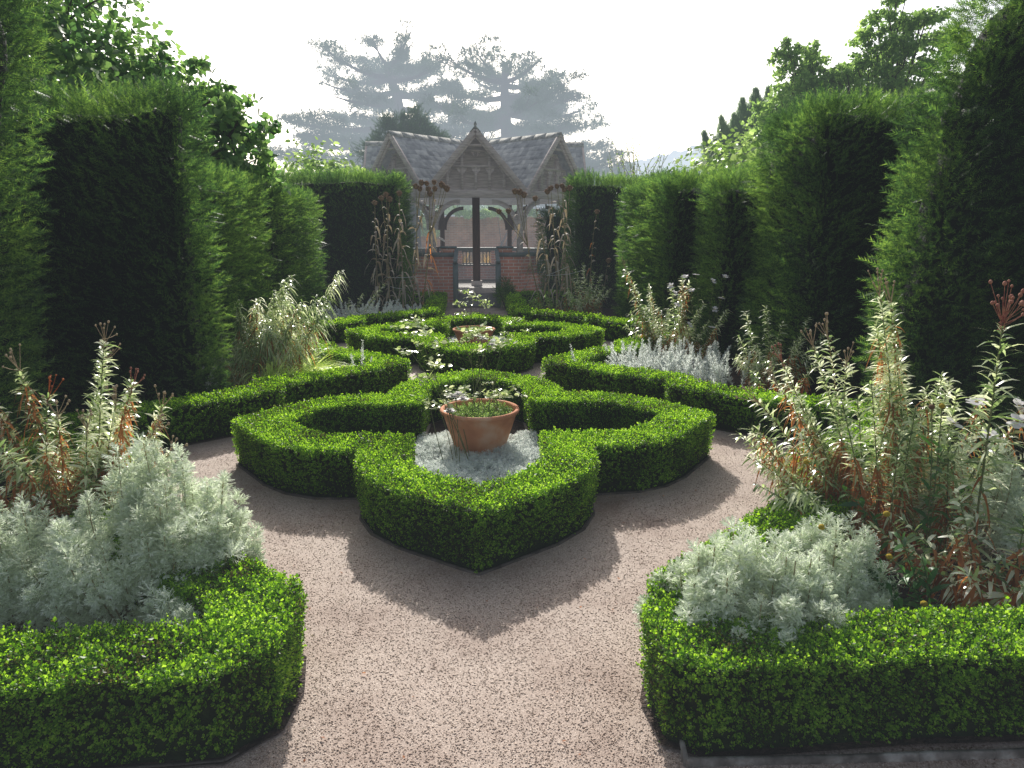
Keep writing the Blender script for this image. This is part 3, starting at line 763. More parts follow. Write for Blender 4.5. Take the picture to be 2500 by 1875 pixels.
perennial('tallest single perennial spike with a dark red tip at the right edge', [((2.20, 2.75, .01), (2.20, 2.78, 1.24), 'redcap')], 104, L=.17, W=.014, per_m=95, dead=.1, bend=.02, group=None, headn=22, r=.006)
perennial('short leafy perennial at the foot of the right edge spike', fan((2.15, 2.5), .3, [((1.9, 2.5, .42), None), ((2.05, 2.4, .36), None), ((2.2, 2.5, .5), None), ((2.0, 2.65, .55), None), ((2.3, 2.4, .4), None), ((1.8, 2.7, .4), None)], 5, 8), 105, L=.10, W=.016, per_m=80, dead=.9)

# middle beds
tipsML = [((-1.86, 7.2, 1.18),), ((-1.34, 7.15, 1.22),), ((-2.2, 7.2, .94),), ((-2.4, 7.2, .76),), ((-2.6, 7.2, .6),), ((-2.0, 7.1, 1.02),), ((-1.6, 7.2, .95),), ((-1.75, 7.1, .85),), ((-2.1, 7.0, .8),), ((-2.3, 7.05, .66),), ((-1.9, 7.3, .9),), ((-2.7, 7.0, .5),), ((-1.5, 7.05, .8),), ((-2.45, 7.3, .9),), ((-2.0, 6.95, .65),), ((-1.7, 6.9, .6),), ((-2.3, 6.9, .5),), ((-1.95, 7.25, 1.1),)]
perennial('arching pale narrow leaved perennial in the middle left bed', fan((-2.28, 7.05), .3, tipsML, 6, 14), 106, L=.185, W=.0125, per_m=130, dead=.2, droop=1.0, heads=None)
perennial('thin leaning perennial stem beside the silver spikes in the far left bed', fan((-2.1, 11.3), .2, [((-1.45, 11.4, .78), 'pinkcap'), ((-2.0, 11.2, .55), None), ((-2.4, 11.2, .5), None), ((-1.8, 11.3, .62), None)], 7), 107, L=.10, W=.012, per_m=90)
tipsMR = [((1.75, 8.2, 1.20), 'pinkcap'), ((1.85, 8.2, 1.0), None), ((2.05, 8.2, .85), None), ((1.95, 8.1, .7), None), ((2.2, 8.3, .7), None), ((2.3, 8.2, .6), None), ((1.8, 8.1, .65), None), ((2.1, 8.4, .95), None)]
perennial('leafy perennial leaning against the third yew buttress on the right', fan((2.25, 8.3), .2, tipsMR, 8, 6), 108, L=.11, W=.013, per_m=110, dead=.2)
perennial('perennial with pale flower tips above the white silvery spikes', fan((2.35, 7.9), .3, [((2.2, 7.8, 1.02), None), ((2.33, 7.8, 1.12), None), ((2.45, 7.9, 1.05), None), ((2.6, 7.8, .8), None), ((2.15, 7.7, .75), None), ((2.3, 7.7, .85), None), ((2.5, 7.7, .7), None), ((2.05, 7.8, .55), None)], 9, 8), 109, L=.10, W=.014, per_m=120, dead=.4)
perennial('bushy green perennial in front of the second yew buttress on the right', fan((2.95, 6.6), .3, [((2.6, 6.6, .85), None), ((2.8, 6.6, .9), None), ((2.95, 6.5, .75), None), ((2.65, 6.4, .55), None), ((3.05, 6.4, .6), None), ((2.85, 6.3, .5), None), ((2.5, 6.5, .62), None), ((3.2, 6.5, .8), None)], 10, 6), 110, L=.10, W=.012, per_m=120, dead=.3)
perennial('dark leaved perennial at the end of the middle right box hedge', fan((2.75, 5.9), .3, [((2.35, 5.7, .42), None), ((2.5, 5.8, .5), None), ((2.7, 5.8, .45), None), ((2.9, 5.7, .5), None), ((2.6, 5.6, .35), None)], 11), 111, L=.09, W=.014, per_m=110, dead=.9)
perennial('leafy perennial among the dry cardoons in the far right bed', fan((1.95, 12.4), .25, [((1.75, 12.3, .95), None), ((1.9, 12.4, 1.05), None), ((2.1, 12.3, .9), None), ((2.25, 12.4, .85), None), ((2.4, 12.3, .6), None), ((1.6, 12.2, .6), None), ((2.0, 12.1, .7), None), ((2.2, 12.1, .55), None), ((1.8, 12.0, .5), None)], 12, 8), 112, L=.12, W=.016, per_m=90, dead=.2, stemmat='stem')
perennial('low leafy perennial along the front of the far right bed', fan((1.4, 12.1), .6, [((1.0, 12.0, .45), None), ((1.2, 12.1, .5), None), ((1.4, 12.0, .42), None), ((1.55, 12.1, .5), None), ((1.1, 12.4, .5), None), ((1.3, 12.3, .42), None), ((1.7, 11.9, .45), None), ((0.95, 12.3, .4), None)], 13), 113, L=.10, W=.02, per_m=110, mat='shrubl', dead=.3)

# fountain grass
def grass_clump(label, base, n, L, W, lean, seed, mat='grass', spread=.12, group=None, droop=.9, up=1.0, name='ornamental_grass'):
    rng = np.random.default_rng(seed); a = rng.uniform(0, 6.28, n); r = spread * np.sqrt(rng.random(n))
    p = np.c_[base[0] + r * np.cos(a), base[1] + r * np.sin(a), np.full(n, base[2])]
    d = np.c_[np.cos(a) * .55 + lean[0], np.sin(a) * .55 + lean[1], np.full(n, up)] + rng.normal(0, .22, (n, 3))
    V, F = strips(p, d, L * rng.uniform(.6, 1.15, n), W, droop * rng.uniform(.5, 1.3, n), segs=6, roll=rng.normal(0, .6, n))
    o = npmesh(name, V, F, M[mat], origin=base); props(o, label, 'grass', group); return o
grass_clump('arching yellow green grass spilling over the middle left box hedge', (-1.95, 7.12, 0.01), 2400, .86, .013, (.6, -.05), 121, spread=.22, droop=.85)
grass_clump('small yellow green grass tuft in the far right bed', (2.12, 11.0, .01), 70, .42, .016, (-.1, -.1), 122, spread=.07)
grass_clump('tan feathery grass clump left of the pavilion centre post', (-0.68, 22, 0), 900, 1.25, .014, (0, 0), 123, 'straw', .22, 'tan grasses behind the pavilion', droop=.35, up=1.7)
grass_clump('tan feathery grass clump right of the pavilion centre post', (0.72, 22, 0), 900, 1.25, .014, (0, 0), 124, 'straw', .22, 'tan grasses behind the pavilion', droop=.35, up=1.7)

# silver artemisia
def artemisia(label, c, r, h, n, seed, rise=1.0, size=.060, group='silver artemisia bushes', per=22, squash=1.0, tallside=None):
    rng = np.random.default_rng(seed); o = empty('artemisia', label, 'plant', (c[0], c[1], 0), group)
    P, A, S, tubes = [], [], [], []
    for i in range(n):
        a = rng.uniform(0, 6.28); rr = np.sqrt(rng.random())
        tipr = rr * r * rng.uniform(.9, 1.12)
        hz = h * (1 - .62 * rr ** 2.2) * rng.uniform(.78, 1.12)
        if tallside: hz *= 1 + tallside * math.cos(a) * rr
        tip = np.array([c[0] + math.cos(a) * tipr, c[1] + math.sin(a) * tipr * squash, max(hz, .05)])
        base = np.array([c[0] + math.cos(a) * tipr * .45, c[1] + math.sin(a) * tipr * .45 * squash, 0.01])
        cv = bez(base, tip, (math.cos(a) * .05, math.sin(a) * .05 * squash, -.02), 8)
        tubes.append(tube(cv, .005, .002, 4))
        ll = np.linalg.norm(tip - base); m = per
        t = 1 - rng.random(m) * min(.8, .26 / ll) ; t = np.sort(t); k = 7; ii = np.minimum((t * k).astype(int), 6); f = (t * k - ii)[:, None]
        p = cv[ii] * (1 - f) + cv[ii + 1] * f
        ax = unit(cv[-1] - cv[-3]); off = rng.normal(0, 1, (m, 3)); w = (1 - (t - t.min()) / (t.max() - t.min() + 1e-6))[:, None]
        P.append(p + off * .011 * (0.4 + w)); A.append(ax + off * .65 * (.3 + w)); S.append(size * rng.uniform(.6, 1.25, m) * rng.uniform(.85, 1.2))
    npmesh('stems', *merge(tubes), M['drystem'], o)
    P, A, S = np.concatenate(P), np.concatenate(A), np.concatenate(S)
    npmesh('silver_leaves', *scatter(*FEATHER, P, A, rng.uniform(0, 6.28, len(P)), S), M['silver'], o)
    return o
artemisia('large silver artemisia bush overflowing the nearest left hedge', (-1.36, 2.72), .42, .70, 105, 131, tallside=.12)
artemisia('silver artemisia bush cut by the left edge of the garden view', (-1.86, 2.72), .36, .55, 55, 132)
artemisia('silver artemisia mound in front of the large left bush', (-1.15, 2.36), .24, .30, 28, 133)
artemisia('silver artemisia mound spilling over the front corner of the nearest right hedge', (0.95, 2.22), .37, .51, 105, 134, squash=.85)
artemisia('silver artemisia mound between the yellow ball flowers and the box corner', (1.38, 2.50), .29, .46, 44, 135, squash=.8)
artemisia('small silver artemisia tuft under the yellow ball flowers', (1.66, 2.22), .15, .17, 16, 136)
artemisia('pale silver artemisia growing behind the right edge spike', (2.45, 3.1), .25, .6, 28, 137)

# white silvery spikes
def spikes(label, pts, seed, L=.05, W=.010, per_m=260, group='white silvery leaved spikes', r=.003):
    rng = np.random.default_rng(seed); pts = np.array(pts); c = pts[:, :2].mean(0)
    o = empty('silver_mugwort', label, 'plant', (c[0], c[1], 0), group); tb, lv = [], []
    for x, y, z, lx in pts:
        cv = bez((x, y, .01), (x + lx, y + rng.normal(0, .03), z), (0, 0, .02), 8); tb.append(tube(cv, r, r * .5, 4))
        lv.append(leaves_on(cv, int(np.linalg.norm(cv[-1] - cv[0]) * per_m), L, W, rng, droop=.1, t0=.15, up=.7, taper=.8, segs=2))
    npmesh('stems', *merge(tb), M['drystem'], o); npmesh('silver_leaves', *merge(lv), M['silverblue'], o)
def patch(x0, x1, y0, y1, z0, z1, n, seed, lean=.13):
    r = np.random.default_rng(seed); return [(r.uniform(x0, x1), r.uniform(y0, y1), r.uniform(z0, z1), r.normal(-.02, lean)) for _ in range(n)]
spikes('dense white silvery spikes filling the middle right bed', patch(1.45, 2.6, 6.5, 7.4, .22, .50, 150, 1), 141, L=.062, W=.012)
spikes('few white silvery spikes in the pointed tip of the middle right bed', [(1.05, 6.8, .50, -.12), (1.2, 6.75, .30, -.05), (1.28, 6.8, .33, .04), (1.36, 6.7, .28, .05), (1.45, 6.75, .36, -.05), (1.1, 6.9, .3, .0)], 142)
spikes('single white silvery spike cluster in the pointed tip of the middle left bed', [(-1.15, 6.88, .55, .03), (-1.2, 6.9, .40, -.05), (-1.1, 6.85, .38, .06), (-1.05, 6.9, .30, .10), (-1.25, 6.85, .30, -.1), (-1.18, 6.8, .26, .02), (-1.3, 6.9, .22, -.06)], 143)
spikes('white silvery spikes at the front of the far left bed', patch(-2.5, -1.4, 11.0, 12.0, .22, .50, 60, 4), 144, L=.07, W=.014)
spikes('low silver leaves below the dry cardoons in the far left bed', patch(-1.5, -.95, 11.6, 13.2, .18, .34, 50, 5), 145, L=.07, W=.016)
spikes('silver leaves beside the second yew buttress on the left', patch(-2.9, -2.5, 6.2, 6.6, .2, .5, 16, 6), 146)

# yellow ball flowers
def ball_plant(label, base, heads, seed):
    rng = np.random.default_rng(seed); o = empty('ball_flower_plant', label, 'flower', (base[0], base[1], 0), 'ball headed flower plants')
    for (x, y, z, m) in heads:
        cv = bez((base[0] + (x - base[0]) * .15, base[1] + (y - base[1]) * .15, .01), (x, y, z), ((base[0] - x) * .15, 0, .06), 9)
        st = npmesh('stem', *tube(cv, .0035, .002, 5), M['stem'], o, smooth=True)
        npmesh('leaves', *leaves_on(cv, 22, .10, .022, rng, droop=.4, t0=.08, t1=.75, up=.7), M['helen'], st)
        hb = ico(.0125, 2); v = hb[0] * (1 + .04 * rng.random((len(hb[0]), 1))) * np.array([1, 1, .92])
        npmesh('flower_head', v + cv[-1], hb[1], M[m], st)
    return o
ball_plant('leafy plant with yellow ball flowers leaning over the right silver bush', (1.85, 2.45), [(1.36, 2.5, .45, 'yellow'), (1.62, 2.5, .50, 'yellow'), (1.62, 2.45, .34, 'yellow'), (1.35, 2.45, .37, 'brownball'), (1.74, 2.45, .36, 'brownball'), (1.68, 2.3, .22, 'yellow'), (1.50, 2.35, .18, 'brownball')], 151)
ball_plant('tall leafy plant with two yellow ball flowers beside the dark yew', (2.1, 2.9), [(2.0, 2.8, .86, 'yellow'), (1.92, 2.75, .87, 'brownball'), (1.45, 2.85, .60, 'yellow'), (2.25, 2.85, .6, 'yellow')], 152)

# cosmos: white flowers
def cosmos(label, base, heads, seed, size=.035, group='white flowered cosmos'):
    rng = np.random.default_rng(seed); o = empty('cosmos', label, 'flower', (base[0], base[1], 0), group)
    for (x, y, z) in heads:
        cv = bez((base[0], base[1], .01), (x, y, z), (rng.normal(0, .05), 0, .03), 9)
        st = npmesh('stem', *tube(cv, .0025, .0015, 4), M['stem'], o)
        npmesh('leaves', *leaves_on(cv, 16, .07, .006, rng), M['willow'], st)
        k = 7; a = np.arange(k) * 2 * PI / k; tilt = unit(np.array([rng.normal(0, .5), rng.normal(-.3, .4), 1]))
        x1 = unit(np.cross(tilt, [0, 1, .1])); y1 = np.cross(tilt, x1)
        d = np.cos(a)[:, None] * x1 + np.sin(a)[:, None] * y1 + tilt * .25
        V, F = strips(np.tile(cv[-1], (k, 1)), d, size, size * .8, .1, segs=3, prof=[.25, .9, 1, .55])
        npmesh('petals', V, F, M['petal'], st)
        b = ico(size * .16, 1); npmesh('flower_centre', b[0] + cv[-1] + tilt * .003, b[1], M['yellow'], st)
cosmos('white cosmos flowers beside the tall red tipped spike', (2.55, 3.2), [(2.46, 3.2, .77), (2.68, 3.2, .75), (2.47, 3.1, .63), (2.32, 3.15, .68), (2.60, 3.1, .70)], 161, .05)
cosmos('white cosmos flowers in front of the third yew buttress on the right', (2.55, 7.6), [(2.42, 7.6, 1.12), (2.62, 7.6, 1.05), (2.3, 7.6, 1.1), (2.75, 7.6, 1.1), (2.72, 7.6, .86), (2.62, 7.5, .75), (2.2, 7.5, .8), (2.35, 7.5, .58), (2.6, 7.5, .55), (2.15, 7.6, 1.0), (2.2, 7.6, .92), (2.38, 7.6, .95)], 162, .045)

# cardoons
def thistle_head(c, r, rng, d=(0, 0, 1)):
    b = ico(r, 1); parts = [(b[0] * np.array([1, 1, 1.1]) + c, b[1])]
    n = 90; v = unit(rng.normal(0, 1, (n, 3))); v[:, 2] = np.abs(v[:, 2]) * .9 - .25
    V, F = strips(c + v * r * .85, unit(v + [0, 0, .8]), r * .75, r * .42, 0.0, segs=2, prof=[1, .8, .1])
    parts.append((V, F)); return merge(parts)
def cardoon(label, base, heads, seed, nleaf=16, fork=.55, r=.013, leafL=.32):
    rng = np.random.default_rng(seed); base = np.array(base, float); o = empty('dry_cardoon', label, 'plant', (base[0], base[1], 0), 'dry cardoon stalks')
    hs = np.array(heads, float); top = hs.mean(0); fk = base + (top - base) * fork; fk[2] = base[2] + (hs[:, 2].min() - base[2]) * (fork + .15)
    cv = bez(base, fk, (rng.normal(0, .05), 0, 0), 10)
    st = npmesh('stalk', *tube(cv, r, r * .7, 6), M['drystem'], o, smooth=True)
    for h in hs:
        c2 = bez(fk - (fk - base) * .02, h, (rng.normal(0, .03), rng.normal(0, .02), -.04), 7)
        npmesh('branch', *tube(c2, r * .55, r * .35, 5), M['drystem'], o, smooth=True)
        npmesh('seed_head', *thistle_head(h, .046 * rng.uniform(.85, 1.1), rng), M['thistle'], o)
    full = np.r_[cv, bez(fk, top, (0, 0, 0), 5)[1:]]
    V, F = leaves_on(full, nleaf, leafL, .05, rng, droop=1.5, t0=.2, t1=.9, up=.9, segs=6)
    V = V + .012 * np.c_[sn(V, seed, 30), sn(V, seed + 1, 30), sn(V, seed + 2, 30)]
    npmesh('dry_leaves', V, F, M['drygrey'], o)
    V, F = leaves_on(full, nleaf // 2, leafL * .8, .035, rng, droop=2.2, t0=.15, t1=.7, up=.4, segs=5)
    npmesh('withered_leaves', V, F, M['dead' if seed in (175, 180) else 'drygrey'], o)
cardoon('leftmost dry cardoon stalk with one drooping brown head', (-1.78, 12.6, .01), [(-1.74, 12.6, 2.06)], 171, 20)
cardoon('dry cardoon stalk with three crowded heads near the dark yew', (-1.52, 12.5, .01), [(-1.62, 12.6, 2.14), (-1.54, 12.6, 2.20), (-1.48, 12.6, 2.12)], 172, 22)
cardoon('straight dry cardoon stalk with a single upright head', (-1.33, 12.6, .01), [(-1.31, 12.6, 2.22)], 173, 20)
cardoon('dry cardoon stalk leaning right with a dense cluster of heads', (-1.17, 12.6, .01), [(-1.02, 12.6, 2.34), (-.92, 12.6, 2.40), (-.83, 12.6, 2.39), (-.95, 12.6, 2.30), (-.80, 12.55, 2.29)], 174, 14)
cardoon('dry cardoon stalk closest to the ramp in the far left bed', (-1.0, 12.5, .01), [(-.70, 12.6, 2.41), (-.57, 12.6, 2.37), (-.51, 12.55, 2.33), (-.48, 12.6, 2.30), (-.69, 12.6, 2.30), (-.77, 12.5, 2.21)], 175, 14)
cardoon('dry cardoon stalk arching left towards the ramp in the far right bed', (1.25, 12.8, .01), [(.72, 12.8, 2.27), (.80, 12.8, 2.26), (.88, 12.8, 2.21), (.60, 12.75, 1.93), (.43, 12.75, 1.92)], 176, 12)
cardoon('dry cardoon stalk with a single low head in the far right bed', (1.36, 12.7, .01), [(1.08, 12.8, 2.15)], 177, 16)
cardoon('tall dry cardoon stalk with two heads against the pavilion gable', (1.55, 12.9, .01), [(1.30, 12.8, 2.27), (1.36, 12.8, 2.33)], 178, 18)
cardoon('tallest dry cardoon stalk with four heads in the far right bed', (1.66, 12.8, .01), [(1.47, 12.8, 2.36), (1.56, 12.8, 2.37), (1.60, 12.8, 2.31), (1.70, 12.8, 2.33)], 179, 22)
cardoon('thin dry cardoon stalk with drooping head in front of the right yew block', (2.05, 12.8, .01), [(2.2, 12.8, 1.92)], 180, 12, r=.009, leafL=.2)
cardoon('short bent dry cardoon stalk with one small head', (2.3, 12.6, .01), [(2.44, 12.8, 1.05)], 181, 5, r=.007, leafL=.15)
mb = MB()
for a, b in (((-1.55, 12.5, .78), (-.98, 12.5, .80)), ((-1.52, 12.55, .62), (-1.3, 12.55, .58))):
    V, F = tube(bez(a, b, (0, 0, -.02), 6), .004, .004, 4); mb.p.append((V, F))
V, F = merge(mb.p); o = npmesh('garden_string', V, F, M['string'], origin=(-1.3, 12.5, .78)); props(o, 'white support string tied around the left cardoon stalks', 'string', 'plant support strings')
mb = MB()
for a, b in (((1.28, 12.6, .80), (1.7, 12.7, .96)), ((1.28, 12.6, .80), (1.72, 12.7, .82)), ((1.7, 12.7, .82), (2.0, 12.7, .9))):
    V, F = tube(bez(a, b, (0, 0, -.01), 6), .004, .004, 4); mb.p.append((V, F))
V, F = merge(mb.p); o = npmesh('garden_string', V, F, M['string'], origin=(1.3, 12.6, .8)); props(o, 'white support string tied around the right cardoon stalks', 'string', 'plant support strings')

# ------------------------------------------------------------------ pots and roses
def lathe(prof, n=48):
    V, F = [], []
    for r, z in prof:
        for j in range(n): a = 2 * PI * j / n; V.append((r * math.cos(a), r * math.sin(a), z))
    k = len(prof)
    F = [(i * n + j, i * n + (j + 1) % n, (i + 1) * n + (j + 1) % n, (i + 1) * n + j) for i in range(k - 1) for j in range(n)]
    return np.array(V), [np.array(F)]
def pot(label, c, seed, h=.31, R0=.288, rb=.165):
    rng = np.random.default_rng(seed); o = empty('terracotta_pot', label, 'pot', (c[0], c[1], 0), 'terracotta pots in the quatrefoils')
    pr = [(0.001, 0.02), (rb, .02), (rb + .01, .03), (rb + (R0 - rb) * .5, h * .52), (R0 - .022, h - .04), (R0 - .016, h - .035), (R0 - .004, h - .026), (R0, h - .014), (R0 - .004, h - .003), (R0 - .014, h), (R0 - .025, h - .003), (R0 - .032, h - .014), (R0 - .038, h - .05), (R0 - .05, h - .10), (0.001, h - .10)]
    V, F = lathe(pr); npmesh('pot_body', V + [c[0], c[1], 0], F, M['terracotta'], o, smooth=True)
    n = 900; a = rng.uniform(0, 6.28, n); r = (R0 - .055) * np.sqrt(rng.random(n))
    P = np.c_[c[0] + r * np.cos(a), c[1] + r * np.sin(a), np.full(n, h - .10)]; P[:, 2] += rng.uniform(0, .07, n)
    V, F = scatter(*SPRIG, P, rng.normal(0, .4, (n, 3)) + [0, 0, 1], a, rng.uniform(.02, .034, n)); 
    o2 = npmesh('pot_planting', V, F, M['shrubl'], origin=(c[0], c[1], h - .10)); props(o2, 'low yellow green planting inside the ' + ('nearer' if c[1] < 7 else 'farther') + ' terracotta pot', 'plant', 'plantings inside the pots')
pot('larger looking terracotta pot standing in the nearer quatrefoil', (0.02, 4.88), 1, h=.345)
pot('terracotta pot standing in the farther quatrefoil', (-0.03, 9.3), 2)

LEAFLET = (np.array([(0, 0, 0), (.3, .25, .05), (.28, .65, .05), (0, 1, 0), (-.28, .65, .05), (-.3, .25, .05)]), [np.array([(0, 1, 2, 3), (0, 3, 4, 5)])])
def rose(label, base, tips, seed, size=.050, group='rose bushes in the quatrefoils', glare_spots=()):
    rng = np.random.default_rng(seed); base = np.array(base, float); o = empty('rose_bush', label, 'rose bush', tuple(base), group)
    P, A, S, tb = [], [], [], []
    for t in tips:
        t = np.array(t, float); b = base + np.array([rng.normal(0, .07), rng.normal(0, .05), 0])
        cv = bez(b, t, ((t[0] - b[0]) * -.1 + rng.normal(0, .03), rng.normal(0, .03), .05), 9)
        tb.append(tube(cv, .0030, .0015, 5))
        for q in range(rng.integers(1, 4)):
            i = rng.integers(3, 8); e = cv[i] + np.array([rng.normal(0, .07), rng.normal(0, .05), rng.uniform(.03, .14)])
            tb.append(tube(bez(cv[i], e, (0, 0, .01), 4), .002, .0012, 4))
            if rng.random() < .5: P.append(e + rng.normal(0, .012, (4, 3))); A.append(rng.normal(0, .3, (4, 3)) + [0, 0, 1]); S.append(np.full(4, size * .6))
        for q in range(6):                       # compound leaves round the tip
            a = rng.uniform(0, 6.28); d = np.array([math.cos(a), math.sin(a), rng.uniform(-.1, .4)]); L = size * 2.1
            for s in (0.45, .75, 1.0): 
                for sg in ((-1, 1) if s < 1 else (0,)):
                    sd = np.array([-d[1], d[0], 0]) * sg * size * .45
                    P.append((cv[-1] + d * L * s + sd)[None]); A.append((np.array([0, 0, 1.0]) + rng.normal(0, .45, 3))[None]); S.append(np.array([size * rng.uniform(.7, 1.05)]))
    npmesh('stems', *merge(tb), M['stem'], o, smooth=True)
    P, A, S = np.concatenate(P), np.concatenate(A), np.concatenate(S)
    npmesh('leaves', *scatter(*LEAFLET, P, A, rng.uniform(0, 6.28, len(P)), S), M['roseleaf'], o)
    for b in glare_spots:  # white petal rings stand in for sun glare on rose leaves
        b = np.array(b, float); parts = []
        for ring, (k, rr, tl) in enumerate(((7, 1.0, .1), (6, .7, .7), (4, .4, 2.0))):
            a = np.arange(k) * 2 * PI / k + ring; d = np.c_[np.cos(a), np.sin(a), np.full(k, tl)]
            parts.append(strips(np.tile(b, (k, 1)), d, .038 * rr + .008, .034, .12, segs=3, prof=[.3, .9, 1, .6]))
        npmesh('white_glare', *merge(parts), M['petal'], o)
rose('taller rose bush growing in front of the nearer terracotta pot', (-.10, 4.50, .02), [(-.50, 4.9, .93), (-.46, 4.85, .76), (-.34, 4.9, .80), (-.24, 4.9, .64), (-.36, 4.8, .58), (-.28, 4.7, .42), (-.15, 4.8, .5), (-.42, 5.0, .86)], 191, glare_spots=[(-.17, 4.75, .46), (-.13, 4.78, .47), (-.19, 4.7, .37), (-.1, 4.8, .43)])
rose('rose bush growing out of the nearer terracotta pot', (.02, 4.92, .245), [(-.06, 5.2, .84), (.02, 5.15, .86), (.10, 5.2, .80), (.20, 5.15, .77), (.10, 5.0, .40), (.17, 4.95, .40), (-.05, 5.0, .40), (.24, 5.0, .42), (-.1, 5.15, .8), (.06, 5.1, .72)], 192, glare_spots=[(-.02, 5.2, .82), (.05, 5.2, .80), (.12, 5.15, .76)])
rose('rose bush growing out of the farther terracotta pot', (-.05, 9.3, .22), [(-.10, 9.4, .78), (-.22, 9.4, .62), (.06, 9.4, .66), (.14, 9.4, .6), (-.03, 9.4, .72), (-.18, 9.3, .5)], 193, size=.05)
rose('low rose bush left of the farther terracotta pot', (-.75, 8.9, .02), [(-.85, 9.0, .44), (-.72, 9.0, .46), (-.78, 9.0, .40), (-.62, 8.9, .36)], 194, size=.05)
rose('low rose shoots in the right of the farther quatrefoil', (.50, 8.3, .02), [(.40, 8.4, .5), (.5, 8.3, .55), (.6, 8.3, .42), (.35, 8.3, .38)], 195, size=.03)

# dark feathery shrub at the ramp
def shrub(label, c, r, h, n, seed, mat='helen', leaf=.05, cat='shrub', group=None, name='shrub', tmpl=None, shell=.5, stem=True):
    rng = np.random.default_rng(seed); o = empty(name, label, cat, (c[0], c[1], c[2]), group)
    if stem: npmesh('trunk', *merge([tube(bez((c[0], c[1], c[2]), (c[0] + rng.normal(0, r * .4), c[1] + rng.normal(0, r * .3), c[2] + h * .75), (0, 0, 0), 5), r * .05 + .006, .004, 5) for _ in range(5)]), M['bark'], o)
    v = unit(rng.normal(0, 1, (n, 3))) * (shell + (1 - shell) * rng.random((n, 1))) ; v *= 1 + .16 * sn(v * r * 3, seed, 1.6)[:, None]
    P = v * [r, r, h / 2] + [c[0], c[1], c[2] + h / 2]
    npmesh('foliage', *scatter(*(tmpl or LEAFLET), P, unit(v) + rng.normal(0, .6, (n, 3)) + [0, 0, .3], rng.uniform(0, 6.28, n), leaf * rng.uniform(.6, 1.3, n)), M[mat], o)
shrub('dark feathery shrub growing against the right ramp newel post', (.62, 14.35, 0), .20, .62, 900, 201, 'yew', .10, tmpl=YEW, shell=.2)

# ------------------------------------------------------------------ pavilion
PC = (0.03, 18.2)
pv = empty('garden_pavilion', 'octagonal timber garden pavilion with slate gables on brick walls', 'pavilion', (PC[0], PC[1], 0))
AP = 2.40; HS = AP * math.tan(R(22.5)); ZR = 3.72; SL = 1.16; RG = 2.68; FL = .20
def face(k): return k * PI / 4           # k=0 faces the camera (local -y outward)
def pchild(mb, name, mat, k, parent=pv, bevel=0.0, smooth=False):
    """mb modelled for the camera facing side: x along the face, y = -distance from centre"""
    V, F = merge(mb.p); o = npmesh(name, V, F, M[mat], parent, local=True, smooth=smooth)
    o.rotation_euler = (0, 0, face(k))
    if bevel:
        m = o.modifiers.new('bevel', 'BEVEL'); m.width = bevel; m.segments = 1; m.limit_method = 'ANGLE'
    return o
